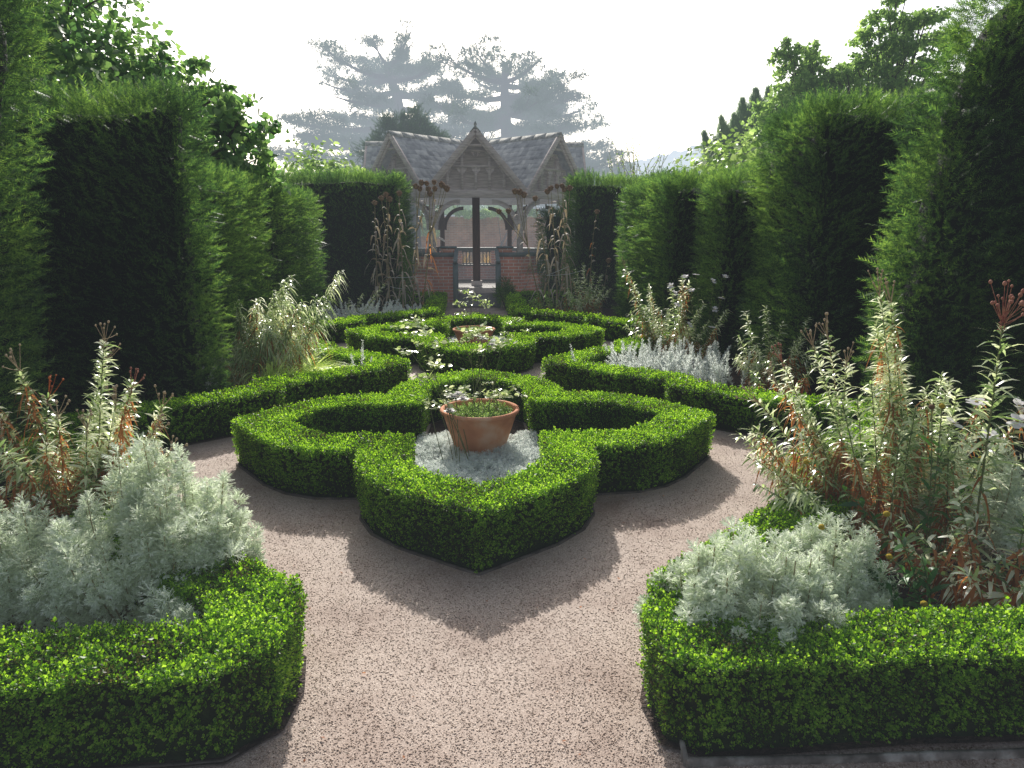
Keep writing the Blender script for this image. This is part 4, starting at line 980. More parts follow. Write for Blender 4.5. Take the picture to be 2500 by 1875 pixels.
# floor
oct_ = [(AP / math.cos(R(22.5)) * math.sin(R(22.5 + 45 * i)) * .985, -AP / math.cos(R(22.5)) * math.cos(R(22.5 + 45 * i)) * .985) for i in range(8)]
t = np.array([tuple(a) for a in tessellate_polygon([[Vector((x, y, 0)) for x, y in oct_]])])
V = np.r_[np.c_[np.array(oct_), np.full(8, FL)], np.c_[np.array(oct_), np.full(8, 0.0)]]
Fq = np.array([(i, (i + 1) % 8, 8 + (i + 1) % 8, 8 + i) for i in range(8)])
npmesh('floor_boards', V, [t, Fq], M['planks'], pv, local=True)
for k in range(8):
    T = .23
    if k == 0:
        for s in (-1, 1):
            x0, x1 = sorted((s * .47, s * (HS + .0)))
            pchild(MB().box(x0, x1, -AP, -AP + T, 0, 1.02), 'brick_wall', 'brick', k)
            pchild(MB().box(x0 - .02, x1 + .02, -AP - .03, -AP + T + .03, 1.02, 1.11), 'coping', 'greenpaint', k, bevel=.012)
            a0, a1 = sorted((s * .47, s * .80))
            pchild(MB().box(a0, a1, -AP + .02, -AP + T - .02, 1.11, 1.20), 'brick_pier', 'brick', k)
            pchild(MB().box(a0 - .03, a1 + .03, -AP - .02, -AP + T + .02, 1.20, 1.245), 'pier_cap', 'greenpaint', k, bevel=.015)
    else:
        ow = .42; z0, z1 = (.62, 1.02)
        pchild(MB().box(-HS, HS, -AP, -AP + T, 0, z0).box(-HS, -ow, -AP, -AP + T, z0, 1.02).box(ow, HS, -AP, -AP + T, z0, 1.02), 'brick_wall', 'brick', k)
        pchild(MB().box(-HS - .01, HS + .01, -AP - .035, -AP + T + .035, 1.02, 1.11), 'coping', 'greenpaint', k, bevel=.012)
        mb = MB().box(-ow, ow, -AP - .015, -AP + .05, z0, z0 + .045).box(-ow, ow, -AP - .012, -AP + .05, z1 - .045, z1 - .002)
        for i in range(9): x = -ow + .03 + i * (2 * ow - .06) / 8; mb.box(x - .016, x + .016, -AP + .002, -AP + .03, z0 + .045, z1 - .045)
        pchild(mb, 'balusters', 'greenpaint', k)
    if k in (2, 3, 4, 5, 6):
        mb = MB().box(-HS + .2, HS - .2, -AP + T + .02, -AP + T + .42, FL + .40, FL + .44)
        for s in (-.6, .6): mb.box(s - .02, s + .02, -AP + T + .05, -AP + T + .38, FL, FL + .40)
        pchild(mb, 'bench', 'planks', k)
    # plinth
    if k: pchild(MB().box(-HS, HS, -AP - .03, -AP, 0, .16), 'plinth', 'greenpaint', k)
    # beam, gable wall
    pchild(MB().box(-HS - .03, HS + .03, -AP - .03, -AP + .10, 2.30, 2.46), 'beam', 'oldwoodh', k, bevel=.008)
    pchild(MB().prism([(-HS - .02, 2.46), (HS + .02, 2.46), (HS + .02, 2.50), (0, ZR - .10), (-HS - .02, 2.50)], -AP + .07, -AP + .09), 'gable_boards', 'board', k)
    mb = MB()
    for x in (-.62, -.30, 0.0, .30, .62):
        zt = min(ZR - .12 - SL * abs(x) - .03, 2.95 if x == 0 else 9); mb.box(x - .03, x + .03, -AP - .008, -AP + .066, 2.46, zt)
    mb.box(-.60, .60, -AP - .012, -AP + .064, 2.93, 2.98)
    for x in (-.62, -.30, 0.0, .30):                # shouldered heads between the studs
        for s, xx in ((1, x + .03), (-1, x + .29)):
            if abs(xx + s * .06) < .66: mb.prism([(xx, 2.93), (xx + s * .085, 2.93), (xx + s * .07, 2.87), (xx, 2.80)][::s], -AP - .006, -AP + .060)
    for x in (-.30, .0):
        for s, xx in ((1, x + .03), (-1, x + .27)): mb.prism([(xx, 3.26), (xx + s * .08, 3.26), (xx, 3.16)][::s], -AP - .006, -AP + .060)
    mb.box(-.28, .28, -AP - .012, -AP + .064, 3.26, 3.30)
    pchild(mb, 'gable_studs', 'oldwood', k)
    pchild(MB().box(-.17, .17, -RG + .03, -RG + .07, 3.34, 3.39), 'collar_tie', 'oldwoodh', k)
    for s in (-1, 1):
        x1 = RG * math.tan(R(22.5)) + .04
        mb = MB().bar((0, -RG, ZR - .05), (s * x1, -RG, ZR - SL * x1 - .05), .05, .11, (0, 0, 1)).bar((0, -RG + .04, ZR - .15), (s * (x1 - .09), -RG + .04, ZR - SL * (x1 - .09) - .15), .04, .06, (0, 0, 1))
        pchild(mb, 'bargeboard', 'oldwood', k, bevel=.005)
    # roof slopes: boarding, slates, ridge
    def slope(rc, c, lift): return np.array([c, -rc, ZR - SL * abs(c) + lift])
    tn = math.tan(R(22.5)); V = []; F = []
    for s in (-1, 1):
        n0 = len(V); V += [slope(0, 0, -.02), slope(RG, 0, -.02), slope(RG, s * RG * tn, -.02)]; F.append((n0, n0 + 1, n0 + 2) if s > 0 else (n0, n0 + 2, n0 + 1))
    rng = np.random.default_rng(300 + k); SV, SF = [], []
    ex = .092; rows = int(RG * tn / ex) + 1
    for s in (-1, 1):
        for j in range(rows):
            c0 = j * ex; c1 = c0 + ex * 1.55; x = RG + .03 - rng.uniform(0, .08)
            while x > (c0 + .0) / tn - .05:
                w = rng.uniform(.10, .19); xa, xb = x, x - w; x = xb - .004
                if xb < (c0 + ex * .3) / tn - .08: xb = max(xb, (c0 + ex * .3) / tn - .08)
                if xa - xb < .02: break
                j2 = rng.uniform(-.01, .012); l0, l1 = .006, .024 + rng.uniform(0, .006); n0 = len(SV)
                ce = min(c1 + j2, RG * tn + .03)
                SV += [slope(xa, s * c0, l0), slope(xb, s * c0, l0), slope(xb, s * ce, l1), slope(xa, s * ce, l1), slope(xb, s * ce, l1 - .016), slope(xa, s * ce, l1 - .016)]
                SF += [(n0, n0 + 1, n0 + 2, n0 + 3), (n0 + 3, n0 + 2, n0 + 4, n0 + 5)] if s < 0 else [(n0 + 3, n0 + 2, n0 + 1, n0), (n0 + 5, n0 + 4, n0 + 2, n0 + 3)]
    n0 = len(V); Vall = np.array(V + SV)
    # thickness of boarding
    rf = npmesh('roof_gable', Vall, [np.array(F), np.array(SF) + n0], M['slate'], pv, local=True); rf.rotation_euler = (0, 0, face(k))
    mb = MB(); y = -RG - .03
    while y < -.25:
        e = min(y + rng.uniform(.32, .42), -.05); zz = ZR + .012 + rng.uniform(0, .01)
        for s in (-1, 1): mb.bar((s * .055, y, zz - .055), (s * .055, e - .006, zz - .055), .155, .022, (s * .75, 0, .65))
        y = e
    pchild(mb, 'ridge_tiles', 'ridge', k)
    # corner post + brackets
    rc = AP / math.cos(R(22.5)) - .06
    p0 = np.array([rc * math.sin(R(22.5)), -rc * math.cos(R(22.5))])
    mb = MB().box(-.055, .055, -.055, .055, 1.11, 2.30).box(-.07, .07, -.07, .07, 1.9, 1.94); mb.rot(R(22.5), (p0[0], p0[1], 0))
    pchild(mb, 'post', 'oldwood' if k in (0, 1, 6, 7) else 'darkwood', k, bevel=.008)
    for s in (-1, 1):
        mb = MB(); xe = (HS - .04); pts = []
        for i in range(9):
            a = PI / 2 * i / 8; pts.append((xe - .62 * math.sin(a) * 1.0, 1.62 + .66 * (1 - math.cos(a))))
        # quarter arch from the post up to the beam
        outer = [(xe - .0, 1.62)] + [(xe - .60 + .60 * math.cos(a), 1.66 + .60 * math.sin(a)) for a in np.linspace(0, PI / 2, 9)] + [(xe - .60, 2.30)]
        inner = [(xe - .60, 2.18)] + [(xe - .60 + .49 * math.cos(a), 1.66 + .50 * math.sin(a)) for a in np.linspace(PI / 2, 0, 9)] + [(xe - .11, 1.60)]
        up = [(x * s, z) for x, z in outer + inner]
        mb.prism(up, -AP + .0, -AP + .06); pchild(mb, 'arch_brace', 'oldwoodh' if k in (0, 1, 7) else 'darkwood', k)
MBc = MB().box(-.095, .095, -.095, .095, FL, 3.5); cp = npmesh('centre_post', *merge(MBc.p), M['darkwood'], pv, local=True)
npmesh('post_base', *merge(MB().box(-.14, .14, -.14, .14, FL + .002, FL + .12).p), M['oldwood'], cp, local=True)
V, F = lathe([(.001, 0), (.05, 0), (.035, .04), (.02, .10), (.045, .15), (.05, .19), (.03, .24), (.012, .30), (.001, .36)], 12)
npmesh('finial', V + [0, 0, ZR + .02], F, M['ridge'], pv, local=True, smooth=True)
V, F = lathe([(.001, 0), (.03, 0), (.022, .04), (.035, .07), (.02, .11), (.001, .14)], 10)
npmesh('gable_finial', V + [0, -RG, ZR - .01], F, M['ridge'], pv, local=True, smooth=True)

# ramp with handrails
rp = empty('ramp', 'short timber plank ramp with handrails leading up to the pavilion floor', 'ramp', (0.03, 14.7, 0))
mb = MB()
n = 13
for i in range(n):
    y0 = i * (1.10 / n); z = .03 + (FL - .03) * (y0 / 1.10); mb.bar((-.40, y0 + .04, z), (.40, y0 + .04, z), 1.10 / n - .008, .035, (0, -.16, 1))
V, F = merge(mb.p); npmesh('planks', V, F, M['planks'], rp, local=True)
for s in (-1, 1):
    x = s * .445
    nw = MB().box(x - .055, x + .055, -.06, .06, 0, .93); npmesh('newel_post', *merge(nw.p), M['greenpaint'], rp, local=True)
    hr = MB().bar((x, -.09, .95), (x, 1.08, 1.16), .085, .06); hr.bar((x, .05, .12), (x, 1.08, .27), .04, .06)
    h = npmesh('handrail', *merge(hr.p), M['greenpaint'], rp, local=True)
    m = h.modifiers.new('bevel', 'BEVEL'); m.width = .015; m.segments = 2
    bl = MB()
    for i in range(7): y = .17 + i * .14; bl.box(x - .015, x + .015, y - .015, y + .015, .12 + y * .15, .95 + y * .18)
    npmesh('balusters', *merge(bl.p), M['greenpaint'], rp, local=True)
# little bird house like lantern standing behind the pavilion wall
bh = empty('bird_table', 'small roofed bird table standing behind the left pavilion wall', 'bird table', (-1.02, 19.6, 0))
mb = MB().box(-.03, .03, -.03, .03, 0, 1.12).box(-.16, .16, -.12, .12, 1.12, 1.15)
for sx in (-1, 1):
    for sy in (-1, 1): mb.box(sx * .13 - .012, sx * .13 + .012, sy * .09 - .012, sy * .09 + .012, 1.15, 1.30)
npmesh('stand', *merge(mb.p), M['darkwood'], bh, local=True)
npmesh('roof', *merge(MB().prism([(-.20, 1.29), (-.12, 1.38), (0, 1.42), (.12, 1.38), (.20, 1.29), (.18, 1.28), (0, 1.39), (-.18, 1.28)], -.15, .15).p), M['oldwood'], bh, local=True)

# ------------------------------------------------------------------ beyond the pavilion
gw = npmesh('garden_wall', *merge(MB().box(-9, 9, -.17, .17, 0, 2.15).p), M['oldbrick'], local=True); gw.location = (0, 30, 0); props(gw, 'old red brick garden wall standing behind the pavilion', 'wall')
cpn = npmesh('coping', *merge(MB().box(-9.02, 9.02, -.21, .21, 2.152, 2.22).p), M['ridge'], gw, local=True)
def climber(label, x0, x1, z0, z1, seed, n=2200):
    rng = np.random.default_rng(seed); P = np.c_[rng.uniform(x0, x1, n), 29.72 - rng.random(n) * .25, rng.uniform(z0, z1, n)]
    P[:, 2] += .15 * sn(P * [1, 0, 0], seed, 3)
    o = empty('wall_climber', label, 'climber', ((x0 + x1) / 2, 29.6, 0), 'climbers on the garden wall')
    npmesh('stems', *merge([tube(bez(((x0 + x1) / 2 + rng.normal(0, .2), 29.75, 0), (rng.uniform(x0, x1), 29.75, rng.uniform(z0, z1)), (0, 0, .2), 7), .02, .008, 4) for _ in range(6)]), M['bark'], o)
    npmesh('leaves', *scatter(*LEAFLET, P, rng.normal(0, .6, (n, 3)) + [0, -.5, .6], rng.uniform(0, 6.28, n), rng.uniform(.06, .13, n)), M['shrubl'], o)
climber('pale leafy climber spreading along the top of the brick wall', -.9, 2.6, 2.12, 2.42, 211)
climber('leafy climber covering the left part of the brick wall', -3.4, -1.4, 1.3, 2.5, 212, 2600)

def crown_tree(name, label, base, h, blobs, n, leaf, mat, seed, trunk_r=.12, group=None, tmpl=None, cat='tree', flat=1.0, limbs=True):
    rng = np.random.default_rng(seed); o = empty(name, label, cat, base, group); base = np.array(base, float)
    top = base + [0, 0, h * .8]; tb = [tube(bez(base, top, (trunk_r, 0, 0), 8), trunk_r, trunk_r * .35, 8)]
    w = np.array([b[3] ** 2 for b in blobs]); w = w / w.sum(); P, A = [], []
    for (x, y, z, r), wi in zip(blobs, w):
        c = np.array([x, y, z]); s = base + (top - base) * min(.95, max(.25, (z - base[2]) / h * .75))
        tb.append(tube(bez(s, c, (0, 0, -.1 * r), 7), trunk_r * .4, .015, 5))
        for q in range(7):
            e = c + unit(rng.normal(0, 1, 3)) * r * .8; tb.append(tube(bez(s + (c - s) * rng.uniform(.5, 1), e, (0, 0, .05 * r), 4), trunk_r * .14, .006, 4))
        m = int(n * wi); nc = max(8, m // 26); cc = unit(rng.normal(0, 1, (nc, 3))) * (rng.random((nc, 1)) ** .4) * r * [1, 1, flat]
        cl = cc[rng.integers(0, nc, m)] + rng.normal(0, r * .11, (m, 3)) * [1, 1, .7]
        P.append(c + cl); A.append(unit(cl) * .5 + rng.normal(0, .6, (m, 3)) + [0, 0, .3])
    npmesh('trunk', *merge(tb), M['bark'], o, smooth=True)
    P, A = np.concatenate(P), np.concatenate(A)
    npmesh('crown', *scatter(*(tmpl or LEAFLET), P, A, rng.uniform(0, 6.28, len(P)), leaf * rng.uniform(.6, 1.25, len(P))), M[mat], o)
HEART = (np.array([(0, 0, 0), (.34, -.06, .03), (.5, .3, .0), (.22, .75, -.06), (0, 1.05, -.1), (-.22, .75, -.06), (-.5, .3, .0), (-.34, -.06, .03)]), [np.array([(0, 1, 2, 3), (0, 5, 6, 7)]), np.array([(0, 3, 4), (0, 4, 5)])])
crown_tree('linden_tree', 'broadleaf tree with large sunlit heart shaped leaves behind the left yews', (-5.6, 9.9, 0), 6.5,
    [(-5.0, 9.7, 2.7, 1.4), (-3.7, 9.7, 2.75, .85), (-3.0, 9.6, 2.75, .52), (-2.9, 9.6, 2.3, .42), (-4.3, 9.7, 3.3, .9), (-5.4, 9.8, 4.0, 1.3), (-6.8, 9.8, 3.6, 1.6), (-6.0, 9.8, 5.2, 1.3), (-4.0, 9.7, 2.3, .8), (-3.35, 9.6, 3.2, .5), (-7.5, 9.5, 5, 1.6)], 27000, .09, 'linden', 221, .18, tmpl=HEART)

TUFT = (lambda V: (V.reshape(-1, 3), [np.arange(21).reshape(7, 3)]))(np.array([[(-.07 * math.cos(a), -.07 * math.sin(a), 0), (.07 * math.cos(a), .07 * math.sin(a), .05), (.75 * math.sin(a + .5), .75 * math.cos(a * 1.3), .35 + .5 * (i % 2))] for i, a in enumerate(np.linspace(0, 5.4, 7))]))
def cedar(label, x, y, h, limbs, seed, trunk, group='large hazy cedars'):
    rng = np.random.default_rng(seed); o = empty('cedar_tree', label, 'tree', (x, y, 0), group)
    tr = np.array(trunk, float); tb = [tube(tr, .55, .12, 9)]; P, A = [], []
    limbs = list(limbs); k0 = len(limbs)
    for _ in range(k0):
        q = limbs[rng.integers(0, k0)]; limbs.append((q[0] + rng.normal(0, .35), q[1] * rng.uniform(.45, 1.08), q[2] + rng.normal(0, .2), q[3] * .8))
    for (z, dx, rise, wd) in limbs:
        dx *= 1.28
        i = int(np.clip(np.searchsorted(tr[:, 2], z), 1, len(tr) - 1)); f = (z - tr[i - 1, 2]) / (tr[i, 2] - tr[i - 1, 2] + 1e-6); s = tr[i - 1] + (tr[i] - tr[i - 1]) * min(max(f, 0), 1)
        dy = rng.normal(0, 1.6); e = s + np.array([dx, dy, rise]); L = abs(dx)
        cv = bez(s, e, (-dx * .12, 0, -abs(rise) * .3 - .15 * L), 9); tb.append(tube(cv, .12 + .02 * L, .03, 5))
        for q in range(int(5 + L * 2.6)):
            t = rng.uniform(.32, 1.03); j = min(int(t * 8), 7); p = cv[j] + (cv[j + 1] - cv[j]) * (t * 8 - j)
            p = p + np.array([rng.normal(0, .35 * wd), rng.normal(0, .9), rng.uniform(-.05, .30)])
            rr = wd * rng.uniform(.3, .72); m = int(80 * rr)
            tb.append(tube(bez(cv[max(j - 1, 0)], p, (0, 0, -.1), 4), .035, .012, 4))
            a = rng.uniform(0, 6.28, m); r = rr * np.sqrt(rng.random(m)); cl = np.c_[r * np.cos(a), r * np.sin(a), rng.normal(0, .12, m) - .1 * (r / rr) ** 2]
            P.append(p + cl); A.append(np.c_[np.cos(a) * .8, np.sin(a) * .8, rng.uniform(-.1, .6, m)])
    npmesh('trunk', *merge(tb), M['bark'], o, smooth=True); P, A = np.concatenate(P), np.concatenate(A)
    npmesh('crown', *scatter(*TUFT, P, A, rng.uniform(0, 6.28, len(P)), .27 * rng.uniform(.6, 1.3, len(P))), M['cedar'], o)
cedar('left hazy cedar with a flat spreading top and open lower limbs', -4.2, 42, 12,
    [(10.0, -2.6, 1.2, 1.0), (10.0, -1.2, 1.4, 1.0), (10.0, .6, 1.4, 1.0), (10.0, 2.0, 1.2, 1.0), (9.9, -2.8, .4, .9), (9.8, 2.2, .5, .9), (9.2, -2.9, .2, .8), (9.0, 2.6, .3, .8), (8.6, -2.4, -.1, .8), (8.3, 3.0, .1, .8), (10.6, -.5, 1.1, 1.0),
     (7.8, -3.4, .2, .9), (7.6, -4.6, -.2, 1.0), (7.2, 2.2, .3, .8), (6.9, -4.2, -.6, 1.0), (6.6, 2.9, .1, .9), (6.3, -5.0, -.4, 1.0), (5.9, -4.4, -.6, 1.0), (5.6, -5.2, -.8, 1.0), (5.2, -4.6, -.9, .9), (5.0, 3, -.2, 1), (4.8, -5.4, -.9, .9), (4.4, -4.5, -.8, 1.0), (4.0, 3.2, 0, 1), (7.4, -1.8, .4, .7)],
    231, [(-4.2, 42, 0), (-4.25, 42, 3), (-4.3, 42, 6), (-4.2, 42, 8), (-4.35, 42, 9.2), (-4.8, 42, 10.2), (-4.8, 42, 10.6)])
cedar('right hazy cedar with layered limbs sloping down to the right', 1.8, 41, 11.5,
    [(9.6, -2.4, .7, .9), (9.6, -1.2, 1.2, .9), (9.7, .4, 1.2, 1.0), (9.6, 1.6, 1.1, .9), (9.4, 2.6, .6, .9), (8.8, -2.8, .4, .9), (8.6, 3.0, .5, .9), (8.1, -3.2, .1, .9), (8.0, 3.4, .2, 1.0), (7.4, -3.4, 0, 1.0), (7.3, 3.8, .1, 1.0), (6.9, 2.8, .3, 1.0), (6.7, -3.4, -.2, 1.0),
     (6.5, 4.4, -.2, 1.0), (6.0, -3.0, -.2, 1.0), (5.9, 4.8, -.3, 1.0), (5.4, 4.2, -.3, 1.0), (5.3, 5.3, -.5, 1.0), (5.2, -2.6, -.2, 1.0), (4.8, 5.4, -.6, 1.0), (4.4, 4.6, -.4, 1.0), (4.2, 5.8, -.8, .9), (3.8, 5.4, -.6, .9), (3.6, -2.6, 0, 1), (3.4, 5.8, -.5, .9), (8.3, 1.7, .4, .8), (7.7, -1.6, .3, .8)],
    232, [(2.0, 41, 0), (1.95, 41, 3), (1.9, 41, 5.5), (1.75, 41, 8), (1.7, 41, 9.8), (1.75, 41, 10.6)])
crown_tree('dark_yew_tree', 'dark round topped evergreen tree between the pavilion roof and the left cedar', (-2.4, 27, 0), 6,
    [(-3.2, 27, 4.2, .95), (-2.4, 27, 4.6, 1.15), (-1.5, 27, 4.1, .95), (-2.4, 27, 3.2, 1.6), (-2.9, 27, 5.1, .6), (-2.1, 27, 5.3, .55), (-3.4, 27, 3.2, .8)], 14000, .30, 'cedar', 241, .3, tmpl=YEW)
for lab, x in (('clipped round topiary showing left of the centre post above the brick wall', -.95), ('clipped round topiary showing right of the centre post above the brick wall', 1.0)):
    crown_tree('topiary_tree', lab, (x, 36, 0), 3.2, [(x, 36, 2.4, .95), (x, 36, 1.6, 1.1)], 5000, .15, 'shrubl', 242 + int(x > 0), .12, 'round topiaries beyond the brick wall', tmpl=SPRIG)
for i, (x, y, r, z, lab) in enumerate(((-7, 34, 1.8, 2.6, 'hazy broadleaf tree beyond the left end of the brick wall'), (6.2, 33, 1.5, 2.0, 'hazy broadleaf tree beyond the right end of the brick wall'), (-.2, 52, 3.2, 3.0, 'hazy dark tree far behind the pavilion opening'), (8.5, 48, 2.4, 2.6, 'hazy pale tree beside the right cedar'), (-11.5, 48, 2.2, 3.2, 'hazy pale tree beside the left cedar'))):
    crown_tree('hazy_tree', lab, (x, y, 0), z + r, [(x, y, z, r), (x - r * .7, y, z - .5, r * .7), (x + r * .7, y, z - .4, r * .75), (x, y, z - 1.2, r)], 6000, .22, 'tree', 250 + i, .2, 'hazy trees beyond the garden wall')
# shrubs seen above the left and right yew blocks
shrub('light leafy shrub rising above the wide left yew block', (-3.6, 17.0, 0), 1.3, 3.6, 5000, 261, 'shrubl', .13, group='leafy shrubs above the yew blocks', name='leafy_shrub')
shrub('light leafy shrub rising above the third and fourth right yews', (5.2, 14.2, 0), 1.6, 3.5, 7000, 262, 'shrubl', .13, group='leafy shrubs above the yew blocks', name='leafy_shrub')
def shoots(label, c, n, h, seed):
    rng = np.random.default_rng(seed); o = empty('willowy_shrub', label, 'shrub', (c[0], c[1], 0)); tb, lv = [], []
    for i in range(n):
        b = np.array([c[0] + rng.normal(0, .25), c[1] + rng.normal(0, .15), 1.9]); t = np.array([c[0] + rng.uniform(-.75, .75), c[1] + rng.normal(0, .3), h * rng.uniform(.82, 1.03)])
        cv = bez(b, t, (0, 0, 0), 6); tb.append(tube(cv, .008, .004, 4)); lv.append(leaves_on(cv, 26, .07, .03, rng, droop=.3, t0=.3))
    tb.append(tube([(c[0], c[1], 0), (c[0], c[1], 1.0), (c[0], c[1], 2.0)], .05, .03, 6))
    npmesh('stems', *merge(tb), M['drystem'], o); npmesh('leaves', *merge(lv), M['shrubl'], o)
shoots('thin upright shoots standing above the wide right yew block', (3.65, 16.1), 26, 3.65, 263)
# spiky juniper and loose trees on the right
def spiky(label, c, spires, seed):
    rng = np.random.default_rng(seed); o = empty('spiky_juniper', label, 'tree', (c[0], c[1], 0)); P, A, tb = [], [], []
    for (x, y, z, w, ln) in spires:
        b = np.array([c[0] + (x - c[0]) * .45, c[1], 1.2]); t = np.array([x, y, z]); tb.append(tube(bez(b, t, (0, 0, 0), 6), .06, .01, 5))
        m = int(1500 * ln * w / .4); u = rng.random(m) ** .8; d = unit(t - b); off = unit(rng.normal(0, 1, (m, 3))) * (w * (1 - u) ** .8 * rng.uniform(.3, 1, m))[:, None]
        P.append(t - d * (1 - u)[:, None] * ln * 0 - d * ((1 - u) * ln)[:, None] + off); A.append(d + off * 2 + rng.normal(0, .2, (m, 3)))
    tb.append(tube([(c[0], c[1], 0), (c[0], c[1], 1.3)], .12, .08, 6)); npmesh('trunk', *merge(tb), M['bark'], o); P, A = np.concatenate(P), np.concatenate(A)
    # dots of scale foliage: first half of each spire thin at the tip
    npmesh('crown', *scatter(*YEW, P, A, rng.uniform(0, 6.28, len(P)), rng.uniform(.10, .2, len(P))), M['juniper'], o)
spiky('dark spiky juniper with several pointed leaning spires', (8.0, 20), [(6.4, 20, 4.15, .35, 1.0), (6.85, 20, 4.55, .45, 1.3), (7.2, 20, 4.6, .6, 1.6), (7.4, 20, 5.0, .6, 1.8), (7.75, 20, 5.25, .8, 2.2), (7.0, 20, 4.3, .4, 1.2), (6.7, 20, 4.0, .35, 1.0), (8.1, 20, 5.3, .6, 2.2), (8.6, 20, 5.4, .5, 2.6), (7.3, 20, 4.0, .4, 1.5), (9.3, 20, 5.9, .5, 2.6)], 271)
crown_tree('robinia_tree', 'airy light green tree with its crown above the spiky juniper', (8.9, 18.5, 0), 6.6,
    [(8.0, 18.5, 5.75, .55), (8.5, 18.5, 5.9, .5), (8.1, 18.5, 5.1, .5), (7.7, 18.5, 4.7, .6), (8.6, 18.5, 4.6, .8), (7.9, 18.5, 4.1, .9), (9.0, 18.5, 5.2, .45), (7.4, 18.5, 3.9, .6), (7.9, 18.5, 6.1, .35), (8.9, 18.5, 5.6, .5), (8.3, 18.5, 4.5, .8), (9.3, 18.5, 4.6, .8), (9.6, 18.5, 4.0, .9), (8.3, 18.5, 3.6, 1.0), (8.3, 18.5, 5.4, .6), (9.4, 18.5, 5.3, .6), (10.0, 18.5, 4.7, .9), (10.6, 18.5, 4.2, 1.0), (9.9, 18.5, 5.6, .5), (8.8, 18.5, 5.0, .7)], 20000, .11, 'tree', 272, .08, 'airy trees on the right', flat=.6)
crown_tree('robinia_tree', 'taller airy tree leaning right with thin spreading branches', (10.2, 17.5, 0), 7.3,
    [(9.6, 17.5, 6.5, .42), (9.9, 17.5, 5.9, .55), (9.2, 17.5, 5.5, .45), (10.4, 17.5, 5.9, .5), (10.2, 17.5, 5.0, .55), (10.9, 17.5, 5.5, .5), (9.6, 17.5, 4.5, .7), (10.6, 17.5, 4.3, .9), (11.5, 17.5, 5.0, .7), (8.9, 17.5, 5.2, .35), (10.0, 17.5, 6.9, .3), (10.8, 17.5, 6.5, .5), (10.9, 17.5, 4.6, .8), (9.3, 17.5, 4.9, .5), (10.3, 17.5, 6.4, .5), (9.4, 17.5, 6.1, .4), (11.3, 17.5, 6.0, .6), (10.0, 17.5, 5.4, .6)], 16000, .10, 'tree', 273, .07, 'airy trees on the right', flat=.5)
# wooded hillside
rng = np.random.default_rng(77); n = 2600
P = np.c_[rng.uniform(-40, 190, n), 90 + 190 * rng.random(n) ** .8]; z = hillz(P[:, 0], P[:, 1])
b = ico(1, 1); V, F = scatter(b[0] * (1 + .18 * sn(b[0], 3, 2.5))[:, None], b[1], np.c_[P, z + 1.5], np.tile([0, 0, 1.0], (n, 1)) + rng.normal(0, .2, (n, 3)), rng.uniform(0, 6, n), rng.uniform(2.2, 5.2, n))
o = npmesh('far_woods', V, F, M['tree'], smooth=False); props(o, 'hazy wooded hillside beyond the garden on the right', None, None, 'stuff')

rng = np.random.default_rng(88); n = 2600
xx = rng.uniform(-1.7, 1.7, n); yy = rng.uniform(1.3, 5.5, n); P = np.c_[xx, yy]; k = ~inside(q1o, P)
dcl = np.minimum(np.abs(np.linalg.norm(P - np.array(C1), axis=1) - 1.5), 9); k &= (rng.random(n) < .25) | (sn(np.c_[P, P[:, 0] * 0], 9, 2.0) > .75) | (np.abs(np.abs(xx) - .75) < .18)
for key in ('fl', 'fr'):
    B = BEDS[key]; s = -1 if key[1] == 'l' else 1; k &= ~inside(np.r_[B, [(6 * s, B[-1][1]), (6 * s, B[0][1])]], P)
P = P[k]; n = len(P); th = rng.uniform(0, 6.28, n)
V, F = strips(np.c_[P, np.full(n, .007)], np.c_[np.cos(th), np.sin(th), rng.uniform(0, .15, n)], rng.uniform(.006, .028, n), rng.uniform(.0015, .005, n), 0.0, segs=2, roll=rng.normal(0, .5, n), prof=[.5, 1, .3])
o = npmesh('twig_litter', V, F, M['drygrey']); props(o, 'fine dry twigs and clippings lying on the gravel', None, None, 'stuff')

# ------------------------------------------------------------------ camera, light
cam = bpy.data.cameras.new('camera'); co = bpy.data.objects.new('camera', cam); COL.objects.link(co)
co.location = (0, 0, 1.6); cam.sensor_width = 36; cam.lens = 36 * 1500 / 2212; cam.clip_end = 2000; cam.clip_start = .05
co.rotation_euler = (PI / 2 - math.atan(332.5 / 1500), 0, -math.atan(78 / 1500))
SC.camera = co
SUN_EL, SUN_AZ = R(32.5), R(-3)       # azimuth measured from +Y towards +X
w = bpy.data.worlds.new('World'); SC.world = w; w.use_nodes = True; nt = w.node_tree; nt.nodes.clear()
sky = nt.nodes.new('ShaderNodeTexSky'); sky.sky_type = 'NISHITA'; sky.sun_disc = False; sky.sun_elevation = SUN_EL; sky.sun_rotation = SUN_AZ
sky.dust_density = 4.0; sky.air_density = 1.0; sky.ozone_density = 1.0
bg = nt.nodes.new('ShaderNodeBackground'); bg.inputs[1].default_value = 0.085
hz = nt.nodes.new('ShaderNodeMix'); hz.data_type = 'RGBA'; hz.blend_type = 'ADD'; hz.inputs[0].default_value = 1.0; 
tc = nt.nodes.new('ShaderNodeTexCoord'); dt = nt.nodes.new('ShaderNodeVectorMath'); dt.operation = 'DOT_PRODUCT'
dt.inputs[1].default_value = (math.sin(SUN_AZ) * .93, math.cos(SUN_AZ) * .93, .36)      # bright hazy glow on the sun's side of the sky
nt.links.new(tc.outputs['Generated'], dt.inputs[0])
cl = nt.nodes.new('ShaderNodeMath'); cl.operation = 'MAXIMUM'; cl.inputs[1].default_value = 0.0; nt.links.new(dt.outputs['Value'], cl.inputs[0])
pw = nt.nodes.new('ShaderNodeMath'); pw.operation = 'POWER'; pw.inputs[1].default_value = 2.2; nt.links.new(cl.outputs[0], pw.inputs[0])
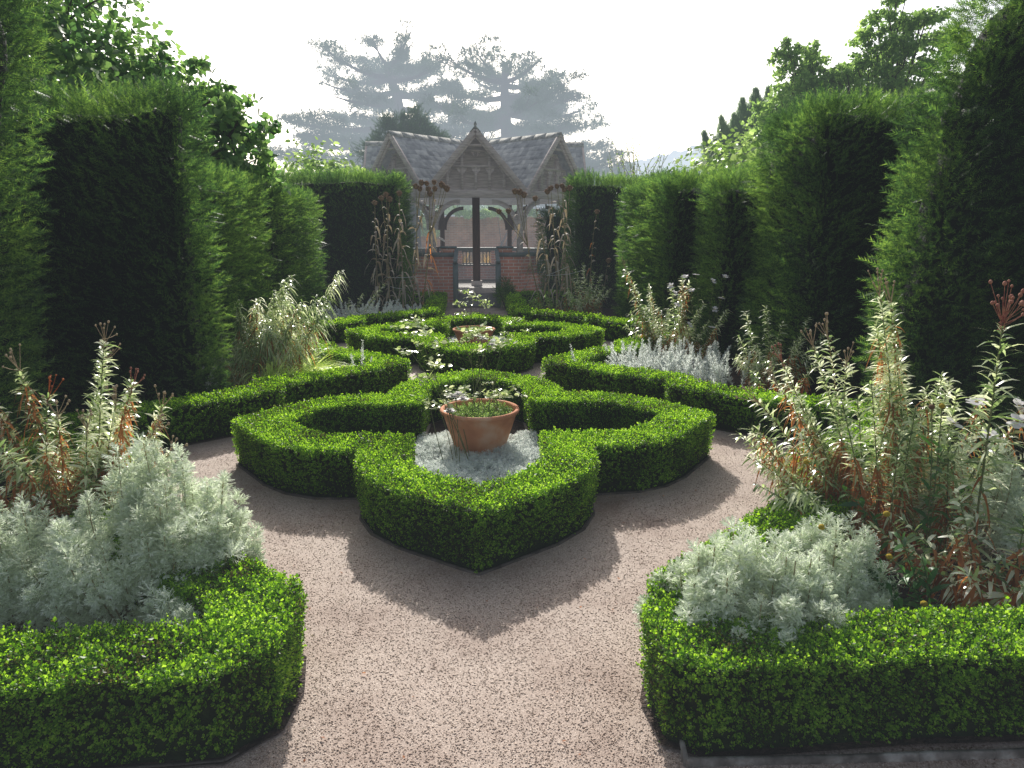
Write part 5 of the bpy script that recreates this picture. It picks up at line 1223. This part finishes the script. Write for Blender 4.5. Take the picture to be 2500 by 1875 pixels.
gm = nt.nodes.new('ShaderNodeMix'); gm.data_type = 'RGBA'; gm.inputs[6].default_value = (.9, 1.0, 1.2, 1); gm.inputs[7].default_value = (15.0, 15.2, 15.6, 1)
bk = nt.nodes.new('ShaderNodeMath'); bk.operation = 'MULTIPLY'; bk.inputs[1].default_value = -1.0; nt.links.new(dt.outputs['Value'], bk.inputs[0])  # added fill glow opposite the sun, brightening camera-facing surfaces
bm = nt.nodes.new('ShaderNodeMath'); bm.operation = 'MAXIMUM'; bm.inputs[1].default_value = 0.0; nt.links.new(bk.outputs[0], bm.inputs[0])
bc = nt.nodes.new('ShaderNodeMix'); bc.data_type = 'RGBA'; bc.inputs[6].default_value = (.7, .78, .95, 1); bc.inputs[7].default_value = (4.5, 4.4, 4.4, 1)
nt.links.new(bm.outputs[0], bc.inputs[0]); nt.links.new(bc.outputs[2], gm.inputs[6])
nt.links.new(pw.outputs[0], gm.inputs[0]); nt.links.new(gm.outputs[2], hz.inputs[7])
nt.links.new(sky.outputs[0], hz.inputs[6]); nt.links.new(hz.outputs[2], bg.inputs[0])
wo = nt.nodes.new('ShaderNodeOutputWorld'); nt.links.new(bg.outputs[0], wo.inputs[0])
sl = bpy.data.lights.new('sun', 'SUN'); sl.energy = 5.0; sl.angle = R(0.55); sl.color = (1.0, .96, .90)
so = bpy.data.objects.new('sun', sl); COL.objects.link(so)
sd = Vector((math.sin(SUN_AZ) * math.cos(SUN_EL), math.cos(SUN_AZ) * math.cos(SUN_EL), math.sin(SUN_EL)))
so.rotation_euler = sd.to_track_quat('Z', 'Y').to_euler(); so.location = (0, 0, 12)
SC.view_settings.view_transform = 'Standard'; SC.view_settings.look = 'None'; SC.view_settings.exposure = 0; SC.view_settings.gamma = 1
SC.render.engine = 'CYCLES'
c = SC.cycles; c.max_bounces = 6; c.diffuse_bounces = 3; c.glossy_bounces = 2; c.transmission_bounces = 3; c.transparent_max_bounces = 4; c.volume_bounces = 0
c.caustics_reflective = False; c.caustics_refractive = False; c.use_denoising = True; c.sample_clamp_indirect = 6
